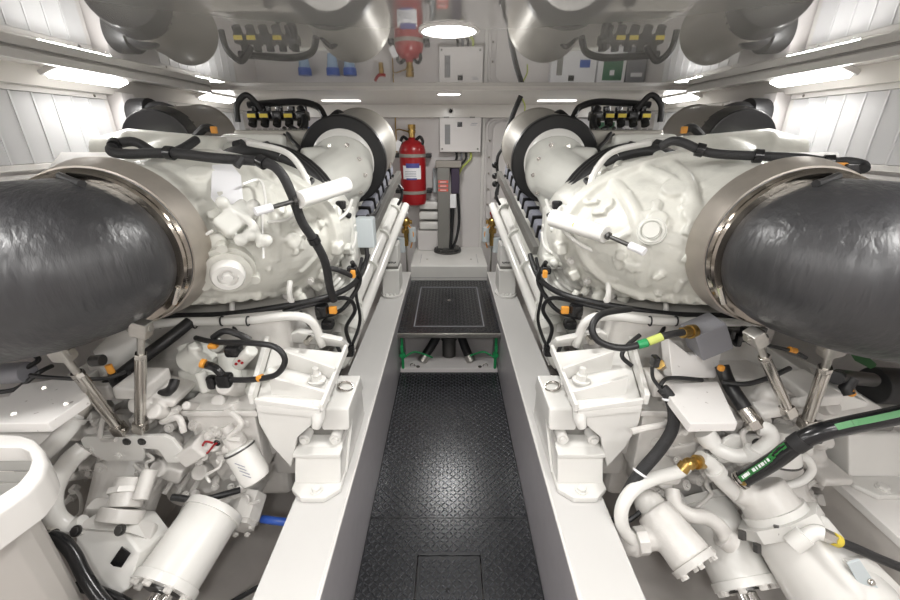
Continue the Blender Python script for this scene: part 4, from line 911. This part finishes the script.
tag(obj('black_ring_terminal', M().torus(P(217, 443, 1.045), (.2, 1, 0), .008, .004, 20, 8), 'black_gloss'), 'tiny black ring terminal at the end of the red wire loop', 'terminal')

# actuator cluster
t = thing('servo_valve', P(225, 385, 1.2), 'cluster of small white servo valves with black plugs in front of the left casting', 'valve')
def f(m):
    m.cyl(P(187, 362, 1.22), P(205, 350, 1.22), .045); m.cyl(P(183, 345, 1.24), P(190, 360, 1.22), .022); m.box(P(205, 375, 1.24), (.14, .10, .10), None, .02)
    m.box(P(235, 385, 1.26), (.16, .12, .08), None, .02); m.cyl(P(238, 365, 1.18), P(252, 350, 1.16), .022); m.cyl(P(200, 372, 1.16), P(207, 392, 1.14), .018)
    m.cyl(P(228, 352, 1.26), P(232, 380, 1.22), .035); m.cyl(P(262, 382, 1.2), P(272, 370, 1.18), .016); m.cyl(P(248, 385, 1.2), P(256, 400, 1.2), .02)
    m.cyl(P(195, 345, 1.2), P(196, 372, 1.2), .022); m.ball(P(216, 345, 1.2), .025); m.box(P(190, 385, 1.24), (.06, .08, .08), None, .015)
part('valve_bodies', 'engine_white', t, f, remesh=.0045, smooth=2)
part('red_mark', 'red', t, lambda m: [m.ball(P(x, y, 1.145), .005) for x, y in ((236, 364), (239, 361), (242, 363))])
part('black_plug', 'black_gloss', t, lambda m: (m.box(P(225, 380, 1.13), (.05, .04, .05), None, .012), m.tube([P(204, 364, 1.14), P(215, 368, 1.13), P(222, 375, 1.13)], .013, 8), m.box(P(234, 350, 1.18), (.05, .05, .04), None, .012)))
part('black_plug', 'black_gloss', t, lambda m: (m.box(P(228, 388, 1.13), (.035, .03, .03), None, .01)))
part('black_plug', 'black_gloss', t, lambda m: (m.box(P(212, 382, 1.14), (.03, .03, .05), None, .01)))
part('black_lead', 'black_rubber', t, lambda m: (m.tube([P(213, 338, 1.2), P(225, 331, 1.2), P(240, 335, 1.2), P(250, 340, 1.2)], .011, 8)))
part('orange_plug', 'orange', t, lambda m: (m.box(P(213, 346, 1.17), (.03, .02, .015)), m.cyl(P(201, 363, 1.13), P(205, 364, 1.13), .015)))
part('orange_plug', 'orange', t, lambda m: m.cyl(P(258, 379, 1.10), P(263, 377, 1.10), .011))
tag(obj('black_cable_loop', M().tube([P(196, 338, 1.24), P(215, 342, 1.18), P(250, 343, 1.12), P(275, 347, 1.1), P(285, 360, 1.09), P(277, 374, 1.09), P(258, 379, 1.10), P(236, 380, 1.12), P(226, 378, 1.13)], .0095, 10), 'black_rubber'), 'black cable looping round in front of the left servo valves, one orange band', 'cable')
# diagonal hose, fittings
tag(obj('black_diagonal_hose', M().tube([P(190, 322, 1.32), P(170, 338, 1.25), P(140, 360, 1.18), P(108, 385, 1.12), P(90, 398, 1.08), P(84, 402, 1.06)], .021, 14), 'black_rubber'), 'fat black hose running diagonally behind the two left struts', 'hose')
tag(obj('hose_coupling', M().cyl(P(92, 396, 1.07), P(76, 416, 1.03), .026).cyl(P(78, 413, 1.035), P(74, 420, 1.03), .032, seg=6), 'steel_brushed'), 'steel crimped coupling at the lower end of the fat diagonal hose', 'coupling')
tag(obj('white_bent_pipe', M().tube([P(76, 415, 1.03), P(70, 426, 1.0), P(58, 440, .97), P(45, 452, .95)], .026, 14).cyl(P(77, 415, 1.03), P(73, 420, 1.02), .034), 'bracket_white'), 'thick white bent pipe below the steel coupling on the left', 'pipe')
tag(obj('white_return_pipe', M().tube([P(84, 448, .99), P(68, 463, .95), P(53, 490, .90), P(54, 515, .86), P(70, 528, .85), P(84, 524, .86)], .028, 14), 'bracket_white'), 'white pipe curving down behind the louvred cowl to the valve box', 'pipe')
t = thing('white_canister', P(110, 355, 1.2), 'plain white horizontal canister behind the left struts with a black and orange sensor', 'canister')
part('shell', 'bracket_white', t, lambda m: m.cyl(P(140, 335, 1.32), P(112, 362, 1.25), .07)); part('end_boss', 'gear_white', t, lambda m: m.cyl(P(112, 362, 1.25), P(98, 372, 1.2), .055, .04))
part('sensor', 'dark_steel', t, lambda m: m.cyl(P(92, 361, 1.1), P(103, 360, 1.1), .018)); part('sensor_plug', 'orange', t, lambda m: m.cyl(P(108, 365, 1.09), P(112, 373, 1.09), .010)); part('sensor_cable', 'black_rubber', t, lambda m: m.tube([P(112, 372, 1.09), P(114, 382, 1.1), P(122, 390, 1.1), P(135, 396, 1.1)], .012, 8))
t = thing('black_bent_fitting', P(170, 392, 1.08), 'black bent rubber elbow between the upright strut and the left gearbox', 'fitting')
part('elbow', 'black_rubber', t, lambda m: m.tube([P(150, 396, 1.1), P(165, 393, 1.1), P(172, 388, 1.1), P(175, 380, 1.12)], .015, 10))
tag(obj('thin_black_cable', M().tube([P(30, 375, 1.0), P(45, 377, 1.0), P(80, 379, 1.0), P(108, 378, 1.05), P(125, 372, 1.1)], .006, 8), 'black_rubber'), 'thin black cable running level behind the slanting strut', 'cable')
tag(obj('grey_sleeve_pipe', M().cyl(P(-15, 375, 1.05), P(28, 372, 1.05), .032), 'box_grey'), 'grey rubber pipe end at the left edge below the exhaust elbow', 'pipe')
t = thing('pitted_deck_plate', P(30, 400, 1.0), 'flat white pitted plate at the left edge above the louvred cowl', 'plate')
part('plate', 'pitted_white', t, lambda m: m.prism([PZ(x, y, .87) for x, y in ((-30, 402), (8, 396), (22, 384), (60, 378), (76, 380), (88, 396), (48, 423), (-30, 424))], (0, 0, -.03), .004))
part('plate_screw', 'steel', t, lambda m: [m.cyl(PZ(x, y, .868), PZ(x, y, .873), .006) for x, y in ((44, 388), (66, 404), (14, 414))])
for l, lb in (([(20, 350, 1.1), (38, 358, 1.08), (30, 366, 1.06), (0, 380, 1.03)], 'thin black cable sagging at the left edge above the pitted plate'), ([(0, 392, 1.0), (18, 388, 1.02), (40, 372, 1.06), (52, 366, 1.1)], 'thin black cable crossing over the pitted plate at the left edge'), ([(128, 372, 1.12), (136, 384, 1.1), (150, 390, 1.08), (150, 398, 1.08)], 'short black cable curling behind the upright left strut')):
    tag(obj('thin_black_cable', M().tube(PP(l), .007, 8), 'black_rubber'), lb, 'cable')
# louvred cowl
t = thing('louvred_cowl', PZ(20, 500, .4), 'rounded white cowl with dark slatted opening at the bottom left corner', 'cowl')
out = [(-60, 432), (0, 433), (20, 434), (34, 438), (44, 448), (48, 460), (44, 474), (30, 490), (0, 510), (-60, 550)]
inn = [(-60, 446), (0, 447), (20, 447), (28, 451), (31, 460), (28, 470), (18, 483), (0, 495), (-60, 535)]
zt = .86
def f(m):
    O = [PZ(x, y, zt) for x, y in out]; I = [PZ(x, y, zt) for x, y in inn]
    def rs(l, n):
        L = [0];
        for a, b in zip(l, l[1:]): L.append(L[-1] + (b - a).length)
        r = []
        for k in range(n):
            s_ = L[-1] * k / (n - 1); i = max(j for j in range(len(L)) if L[j] <= s_ + 1e-9); i = min(i, len(l) - 2)
            r.append(l[i].lerp(l[i + 1], (s_ - L[i]) / (L[i + 1] - L[i])))
        return r
    n = 44; O = rs(O, n); I = rs(I, n); bm = m.bm
    cen = PZ(0, 470, zt)
    lay = []
    for base, dz, sh in ((I, -.10, 0), (I, -.004, 0), (I, .0, .004), (O, .0, -.010), (O, -.004, -.003), (O, -.012, 0), (O, -.078, 0), (O, -.083, -.004)):
        lay.append([bm.verts.new(q + (q - cen).normalized() * sh + Vector((0, 0, dz))) for q in base])
    for a, b in zip(lay, lay[1:]):
        for i in range(n - 1): bm.faces.new((a[i], a[i + 1], b[i + 1], b[i]))
part('rim', 'gelcoat', t, f, sharp=60)
part('body', 'beige_panel', t, lambda m: m.prism([PZ(x, y, zt) + Vector((-.10, .0, -.075)) for x, y in out], (0, 0, -.75), .004))
part('grille_well', 'black_rubber', t, lambda m: m.prism([PZ(x, y, zt) + Vector((0, 0, -.09)) for x, y in inn], (0, 0, -.01), 0))
for k in range(4):
    yv = 456 + k * 11
    part('grille_slat', 'post_grey', t, lambda m: (lambda a, b: m.box((a + b) / 2 + Vector((0, 0, -.03)), ((b - a).length, .022, .004), Matrix.Rotation(R(35), 3, 'X'), .001))(PZ(-60, yv, zt), PZ(33 - 6 * k, yv, zt)))
# valve box lower left
t = thing('valve_box', P(110, 560, .82), 'white angular valve housing with small black label at the lower left', 'housing')
part('body', 'bracket_white', t, lambda m: m.prism([P(76, 528, .85), P(124, 530, .86), P(140, 552, .82), P(128, 590, .76), P(104, 606, .74), P(72, 580, .76)], (.0, .12, -.06), .008))
part('top_flange', 'gear_white', t, lambda m: (m.prism([P(72, 528, .84), P(98, 512, .90), P(155, 522, .92), P(150, 540, .87), P(126, 531, .845)], (0, .01, -.025), .005), m.cyl(P(118, 522, .90), P(124, 508, .93), .062), m.cyl(P(124, 508, .93), P(134, 478, 1.0), .046, .05), m.cyl(P(128, 495, .96), P(130, 489, .975), .058, seg=8), m.cyl(P(140, 500, .93), P(150, 470, 1.0), .022), m.box(P(102, 508, .95), (.07, .05, .05), None, .012)))
part('label', 'black_gloss', t, lambda m: m.prism([P(111, 562, .803), P(122, 546, .812), P(131, 553, .808), P(120, 570, .797)], (0, -.004, 0), .0005))
for x, y in ((76, 531), (120, 530)): part('clamp_screw', 'dark_steel', t, lambda m: m.bolt(P(x, y, .83), (.0, -.7, .7), .012, .01))
tag(obj('black_hydraulic_hose', M().tube([P(50, 536, .80), P(62, 541, .79), P(74, 555, .77), P(84, 575, .74), P(98, 596, .71), P(112, 612, .69)], .0175, 14), 'black_gloss'), 'glossy black hydraulic hose curving down at the lower left', 'hose')
tag(obj('hose_nut', M().cyl(P(37, 534, .81), P(50, 536, .80), .020, seg=6).cyl(P(46, 535, .805), P(52, 537, .80), .022), 'steel'), 'steel nut where the glossy black hose leaves the white fitting', 'nut')
tag(obj('black_cross_hose', M().tube([P(76, 586, .76), P(95, 590, .75), P(120, 600, .74), P(140, 612, .73)], .014, 12), 'black_gloss'), 'black hose with brass end crossing the bottom left edge', 'hose')
tag(obj('floor_hose', M().tube([P(225, 606, .80), P(262, 585, .9), P(290, 570, .95)], .008, 8), 'black_rubber'), 'thin black hose on the bilge floor beside the left girder', 'hose')

# ------------------------------------------------------------------ right side only (photo pixels of the right half)
MIR = True; RP = True
t = thing('grey_terminal_box', P(705, 350, 1.2), 'dark grey square terminal box with brass gland below the right casting', 'box')
bx = P(706, 336, 1.22)
part('box', 'box_grey', t, lambda m: m.box(bx, (.105, .10, .105), Matrix.Rotation(R(28), 3, 'Y') , .006))
part('gland', 'brass', t, lambda m: (m.cyl(P(692, 331, 1.19), P(682, 333, 1.17), .019, seg=8), m.cyl(P(694, 331, 1.195), P(689, 332, 1.185), .023)))
part('shelf', 'pitted_white', t, lambda m: m.prism([P(668, 338, 1.25), P(690, 355, 1.2), P(722, 352, 1.25), P(716, 378, 1.18), P(672, 378, 1.16)], (0, .05, -.02), .004))
t = thing('earth_cable', P(600, 340, 1.2), 'black cable with green and yellow bands looping to the grey terminal box', 'cable')
cp = [P(684, 332, 1.17), P(664, 336, 1.15), P(645, 343, 1.15), P(622, 348, 1.15), P(600, 342, 1.16), P(592, 328, 1.18), P(602, 314, 1.22), P(630, 309, 1.28)]
part('cable', 'black_rubber', t, lambda m: m.tube(cp, .0115, 12))
part('yellow_band', 'yellow_green', t, lambda m: m.tube([P(662, 336.5, 1.149), P(648, 342, 1.149)], .0135, 12, 1))
part('green_band', 'green', t, lambda m: m.tube([P(647, 342.5, 1.149), P(638, 345, 1.149)], .0145, 12, 1))
t = thing('pitted_cover_plate', P(700, 410, 1.1), 'flat white cover plate with dark pits on the right gearbox', 'plate')
part('plate', 'pitted_white', t, lambda m: m.prism([PZ(x, y, .79) for x, y in ((660, 384), (718, 381), (738, 423), (690, 424), (673, 402))], (0, 0, -.03), .004))
t = thing('pressure_sensor', P(662, 375, 1.1), 'small black and brass sensor with thin cable above the pitted plate', 'sensor')
part('sensor_body', 'brass', t, lambda m: m.cyl(P(659, 364, 1.12), P(661, 366, 1.18), .018, seg=6)); part('connector', 'black_gloss', t, lambda m: m.box(P(655, 361, 1.11), (.02, .03, .035), None, .004))
part('cable', 'black_rubber', t, lambda m: (m.tube([P(652, 367, 1.11), P(653, 378, 1.1), P(660, 388, 1.08), P(664, 394, 1.06)], .006, 8), m.tube([P(660, 386, 1.08), P(666, 379, 1.1), P(680, 378, 1.12), P(702, 380, 1.14)], .007, 8)))
t = thing('sleeved_hose', P(640, 470, 1.0), 'black fabric sleeved hose winding down beside the right mount bracket', 'hose')
hs = [P(662, 388, 1.08), P(670, 398, 1.06), P(674, 415, 1.04), P(671, 432, 1.02), P(658, 452, 1.0), P(640, 473, .98), P(626, 496, .95), P(622, 512, .94)]
part('hose', 'black_sleeve', t, lambda m: m.tube(hs, .0185, 14))
for k, nm in ((1, 'upper'), (5, 'lower')): part('end_tie', 'label_white', t, lambda m: m.torus(hs[k], hs[k + 1] - hs[k], .020, .004, 20, 8))
tag(obj('white_bypass_pipe', M().tube([P(640, 545, .90), P(624, 530, .90), P(622, 508, .92), P(634, 489, .95), P(655, 478, .98), P(678, 472, 1.0), P(686, 466, 1.01)], .021, 14), 'bracket_white'), 'white painted pipe curving from the brass fitting down to the right pump', 'pipe')
t = thing('brass_elbow_fitting', P(690, 470, 1.0), 'small brass elbow fitting joining two white pipes on the right', 'fitting')
part('elbow', 'brass', t, lambda m: (m.cyl(P(681, 471, 1.0), P(686, 464, 1.01), .020), m.ball(P(689, 464, 1.01), .021), m.cyl(P(690, 463, 1.01), P(702, 462, 1.02), .017), m.cyl(P(696, 462, 1.01), P(702, 462, 1.02), .023)))
tag(obj('white_joint_pipe', M().tube([P(700, 458, 1.02), P(712, 465, 1.02), P(720, 478, 1.0), P(732, 490, .98), P(748, 505, .97)], .025, 14).cyl(P(714, 469, 1.015), P(718, 474, 1.01), .032), 'bracket_white'), 'white jointed pipe from the brass elbow to the shaft housing', 'pipe')
tag(obj('white_u_pipe', M().tube([P(708, 438, 1.05), P(718, 449, 1.03), P(738, 456, 1.0), P(758, 451, .99), P(770, 440, .99), P(768, 430, 1.0), P(758, 428, 1.01)], .023, 14).cyl(P(704, 432, 1.06), P(712, 444, 1.04), .032).cyl(P(750, 457, .99), P(755, 449, .99), .028), 'bracket_white'), 'white U shaped pipe above the green striped hose end', 'pipe')
t = thing('crimped_black_hose', P(740, 400, 1.1), 'black hose with pale steel crimp dropping to the white U pipe', 'hose')
part('hose', 'black_rubber', t, lambda m: m.tube([P(722, 366, 1.18), P(728, 382, 1.14), P(738, 398, 1.08), P(746, 410, 1.05)], .022, 14)); part('crimp', 'steel', t, lambda m: (m.cyl(P(744, 408, 1.055), P(754, 422, 1.02), .023), m.cyl(P(752, 420, 1.025), P(757, 428, 1.01), .027, seg=6)))
part('orange_plug', 'orange', t, lambda m: m.box(P(721, 368, 1.14), (.018, .018, .02), None, .005))
t = thing('green_striped_hose', P(800, 440, .9), 'thick black hose with a green lettered stripe crossing the right foreground', 'hose')
gp = [P(738, 482, .93), P(752, 474, .92), P(775, 460, .90), P(795, 445, .88), P(815, 434, .87), P(845, 426, .86), (P(880, 419, .85)), P(960, 402, .82)]
part('hose', 'black_gloss', t, lambda m: m.tube(gp, .0235, 20))
off = lambda q: q + (CAM - q).normalized() * .0205
vw = lambda q: (CAM - q).normalized()
def stripe(a, b, n=8):
    def f(m):
        # strip lying on the camera-near upper side of the hose
        for k in range(n):
            q0 = gp_at(a + (b - a) * k / n); q1 = gp_at(a + (b - a) * (k + 1) / n); d = (q1 - q0).normalized()
            u = NZ.cross(d).normalized(); nn = d.cross(u).normalized(); nn = (nn if nn.z > 0 else -nn); fn_ = (nn * .8 + Vector((0, -.6, 0))).normalized(); si = fn_.cross(d).normalized()
            m.prism([q0 + fn_ * .0222 + si * .008, q1 + fn_ * .0222 + si * .008, q1 + fn_ * .0222 - si * .008, q0 + fn_ * .0222 - si * .008], fn_ * .0018, 0)
    return f
def gp_at(t):
    t = t * (len(gp) - 1); i = min(int(t), len(gp) - 2); u = t - i
    a = gp[max(i - 1, 0)]; b = gp[i]; c = gp[i + 1]; d = gp[min(i + 2, len(gp) - 1)]
    return .5 * ((2 * b) + (c - a) * u + (2 * a - 5 * b + 4 * c - d) * u * u + (3 * b - a - 3 * c + d) * u ** 3)
g1 = part('green_stripe', 'bright_green', t, stripe(.06, .40, 12)); g2 = part('green_stripe', 'bright_green', t, stripe(.66, .90, 10))
part('hose_clamp', 'steel', t, lambda m: [m.cyl(gp_at(v), gp_at(v + .02), .0265, seg=32) for v in (.01, .045)])
part('clamp_screw', 'brass', t, lambda m: m.cyl(gp_at(.0) + Vector((0, -.02, .015)), gp_at(.03) + Vector((.01, -.02, .015)), .008))
for v in (.52, .60): part('cable_tie', 'black_rubber', t, lambda m: m.box(gp_at(v) + Vector((0, 0, -.024)), (.02, .02, .02), None, .004))
part('sleeve_joint', 'black_rubber', t, lambda m: m.cyl(gp_at(.42), gp_at(.50), .026, seg=24))
def f(m):
    for k in range(11):
        if k in (4,): continue
        v = .09 + k * .018; q = gp_at(v); d = (gp_at(v + .01) - q).normalized(); u = NZ.cross(d).normalized(); nn = d.cross(u).normalized(); nn = nn if nn.z > 0 else -nn; fn_ = (nn * .8 + Vector((0, -.6, 0))).normalized(); si = fn_.cross(d).normalized()
        m.box(q + fn_ * .0245, (.004 + .003 * (k % 3), .009, .0006), Matrix((d, si, fn_)).transposed(), 0)
part('stripe_lettering', 'label_white', g1, f)
# pump
t = thing('water_pump', P(690, 560, .85), 'white pump with bolted round end cover low beside the right girder', 'pump')
a, b = P(662, 522, .93), P(692, 560, .83); d = (b - a).normalized()
def f(m):
    m.cyl(a - d * .04, b, .060, .068, 30); m.cyl(P(640, 540, .90), P(672, 535, .90), .036); m.tube([P(640, 540, .90), P(632, 546, .90), P(630, 532, .93)], .034, 12); m.box(P(672, 512, 1.0), (.11, .09, .07), None, .02); m.ball(P(650, 505, 1.0), .05); m.box(P(662, 470, 1.06), (.10, .10, .06), None, .02)
part('pump_body', 'gear_white', t, f, remesh=.0055, smooth=3)
part('end_cover', 'gear_white', t, lambda m: m.cyl(b - d * .002, b + d * .018, .074, .072, 10))
for k in range(6):
    c = b + d * .018 + M().frame(d) @ Vector((.06 * math.cos(k * 1.047), .06 * math.sin(k * 1.047), 0)); part('cover_bolt', 'gear_white', t, lambda m: m.bolt(c, d, .009, .012))
part('port_nut', 'gear_white', t, lambda m: m.cyl(P(646, 540, .895), P(636, 541, .895), .042, seg=8))
tag(obj('white_swan_pipe', M().tube([P(672, 490, 1.02), P(676, 505, .98), P(690, 515, .95), P(708, 518, .94), P(722, 530, .92), P(728, 545, .90)], .024, 14).cyl(P(722, 536, .915), P(732, 544, .90), .034), 'gear_white'), 'white swan neck pipe between the right pump and cooler', 'pipe')
# shaft housing
t = thing('shaft_housing', P(830, 570, .8), 'big white flanged shaft housing in the right foreground corner', 'housing')
a, b, c = P(757, 485, 1.0), P(778, 518, .93), P(850, 612, .74); d = (b - a).normalized(); d2 = (c - b).normalized()
part('neck', 'gear_white', t, lambda m: (m.cyl(a, b, .078, .088, 36), m.cyl(P(735, 490, .98), P(765, 500, .96), .04)), remesh=.006, smooth=4)
F_ = part('flange', 'bracket_white', t, lambda m: (m.cyl(b - d * .008, b + d * .030, .122, .122, 8), m.cyl(b - d * .03, b, .095)), sharp=30)
part('body', 'bracket_white', t, lambda m: (m.cyl(b + d2 * .028, c, .105, .135, 40), m.box(b.lerp(c, .55) + Vector((.0, -.03, .09)), (.13, .2, .06), m.frame(d2) @ Matrix.Rotation(R(90), 3, 'X'), .02)), remesh=.006, smooth=4)
for x, y in ((742, 535), (778, 530), (757, 548)): part('flange_bolt', 'dark_steel', t, lambda m: m.cyl(P(x, y - 4, .865), P(x, y + 4, .855), .012, seg=6))
part('port', 'bracket_white', t, lambda m: (m.cyl(P(792, 545, .80), P(806, 535, .80), .026), m.tube([P(800, 540, .80), P(815, 532, .80), P(824, 534, .79)], .020, 12)))
t = thing('hydraulic_hose', P(870, 560, .75), 'black hose with yellow ring screwed into the right shaft housing', 'hose')
part('nut', 'steel', t, lambda m: m.cyl(P(820, 532, .795), P(834, 539, .79), .017, seg=6)); part('yellow_ring', 'yellow', t, lambda m: m.cyl(P(833, 538.5, .79), P(838, 541, .788), .018)); part('hose', 'black_rubber', t, lambda m: m.tube([P(837, 540.5, .788), P(860, 550, .78), P(885, 561, .77), P(940, 582, .75), P(1010, 600, .72)], .0125, 12))
t = thing('grey_clamp_block', P(870, 590, .7), 'white and grey bolted clamp block at the bottom right corner', 'block')
part('block', 'bracket_white', t, lambda m: m.prism([P(846, 560, .76), P(872, 557, .78), P(905, 590, .75), P(905, 640, .68), P(880, 640, .68)], (0, .06, -.05), .006)); part('plate', 'box_blue_grey', t, lambda m: m.prism([P(846, 562, .752), P(858, 558, .755), P(892, 610, .70), P(880, 625, .69)], (0, -.006, .0), .001)); part('bolt', 'steel', t, lambda m: m.bolt(P(871, 582, .725), (0, -.8, .5), .007))
t = thing('hanging_canister', P(785, 445, 1.0), 'white cup shaped canister with red hook mark beside the green striped hose', 'canister')
a, b = P(783, 428, 1.05), P(783, 462, 1.02)
part('cup', 'bracket_white', t, lambda m: m.cyl(a, b, .042, .050, 28)); part('rim', 'dark_steel', t, lambda m: m.torus(b, b - a, .048, .004, 32, 8)); part('red_hook', 'red', t, lambda m: m.tube([P(773, 456 - 2, .96), P(779, 455, .96), P(782, 450, .96), P(780, 445, .965)], .003, 8))
tag(obj('white_handle_pipe', M().tube([P(775, 488, .98), P(800, 482, .98), P(812, 470, .99), P(806, 458, 1.0), P(795, 460, 1.02)], .013, 10), 'bracket_white'), 'bent white pipe handle between the green hose and the outer girder', 'pipe')
# things far right under the elbow
t = thing('black_drum_muffler', P(885, 390, 1.25), 'black cylindrical hose drum at the right edge below the exhaust elbow', 'drum')
part('drum', 'black_rubber', t, lambda m: m.cyl(P(872, 385, 1.2), P(925, 388, 1.2), .065, .065, 28)); part('neck', 'dark_steel', t, lambda m: m.cyl(P(838, 376, 1.15), P(873, 380, 1.18), .024)); part('elbow', 'black_rubber', t, lambda m: m.tube([P(852, 378, 1.14), P(846, 388, 1.13), P(848, 394, 1.12)], .02, 10)); part('orange_tip', 'orange', t, lambda m: m.cyl(P(849, 390, 1.12), P(852, 394, 1.12), .012))
tag(obj('green_cloth', M().prism([PX(852, 352, -1.46), PX(868, 356, -1.40), PX(877, 364, -1.36), PX(872, 366, -1.38), PX(856, 358, -1.44)], (0, 0, -.012), .002), 'bright_green'), 'small bright green pad below the right exhaust elbow', 'pad')
tag(obj('beige_side_shelf', M().bb((-1.748, 1.0, .90), (-1.58, 1.6, .92), .003), 'tan'), 'beige shelf edge by the wall under the right exhaust elbow', 'shelf')
t = thing('gearbox_top_casing', P(830, 400, 1.15), 'mauve white gearbox side casing behind the fat leaning strut', 'casing')
part('casing', 'gear_white', t, lambda m: m.prism([P(740, 405, 1.2), P(792, 375, 1.2), P(835, 372, 1.2), P(862, 395, 1.15), P(890, 410, 1.1), P(800, 425, 1.1)], (0, .2, -.08), .015)); part('black_port', 'black_rubber', t, lambda m: m.cyl(P(836, 378, 1.13), P(838, 377, 1.17), .022)); part('lever_cable', 'black_rubber', t, lambda m: m.tube([P(768, 345, 1.1), P(780, 348, 1.1), P(795, 352, 1.1), P(806, 358, 1.1)], .006, 8)); part('orange_plug', 'orange', t, lambda m: m.cyl(P(789, 349, 1.1), P(796, 351, 1.1), .009))
for l, lb in (([(722, 382, 1.12), (745, 384, 1.1), (768, 378, 1.1), (790, 368, 1.12)], 'black cable between the crimped hose and the thin right strut'), ([(640, 335, 1.3), (628, 345, 1.28), (622, 356, 1.26), (632, 366, 1.24)], 'black lead hanging behind the earth cable loop on the right'), ([(612, 520, .95), (625, 522, .96), (640, 512, .98), (648, 500, 1.0)], 'black lead low between the right girder and the white bypass pipe')):
    tag(obj('black_lead', M().tube(PP(l), .008, 8), 'black_rubber'), lb, 'cable')
t = thing('relay_cluster', P(740, 345, 1.2), 'row of small black relays on a strip under the right casting', 'relay')
part('relay_block', 'black_gloss', t, lambda m: [m.box(P(730 + k * 7, 334 + (k % 2) * 6, 1.2), (.02, .03, .03 + .01 * (k % 3)), None, .004) for k in range(5)]); part('strip', 'dark_steel', t, lambda m: m.box(P(742, 330, 1.22), (.16, .02, .02), None, .003))
MIR = False; RP = False
# cable hanging at the far bulkhead, right of the cabinet
t = thing('hanging_cable', P(505, 130, 3.2), 'black cable dropping from the ceiling strip beside the right air filter', 'cable')
part('sleeve', 'black_sleeve', t, lambda m: m.tube([P(521, 96, 3.0), P(514, 112, 3.0), P(507, 132, 3.0), P(503, 148, 3.0)], .017, 8)); part('cable', 'black_rubber', t, lambda m: m.tube([P(503, 148, 3.0), P(498, 156, 3.0), P(497, 168, 3.0), P(499, 178, 3.0), P(497, 195, 3.0)], .011, 8))
part('plug', 'black_gloss', t, lambda m: [m.ball(P(495, y, 3.0), .022) for y in (165, 176, 184)]); part('tag_wire', 'yellow_green', t, lambda m: m.tube([P(522, 98, 3.0), P(525, 106, 3.0), P(524, 114, 3.0)], .005, 6))

# repeats share a group
tops = [o for o in SC.objects if o.parent is None and o.get('category')]
for o in tops:
    b = o.name.split('.')[0]
    if not o.get('group') and sum(1 for q in tops if q.name.split('.')[0] == b) > 1: o['group'] = b.replace('_', ' ') + 's'
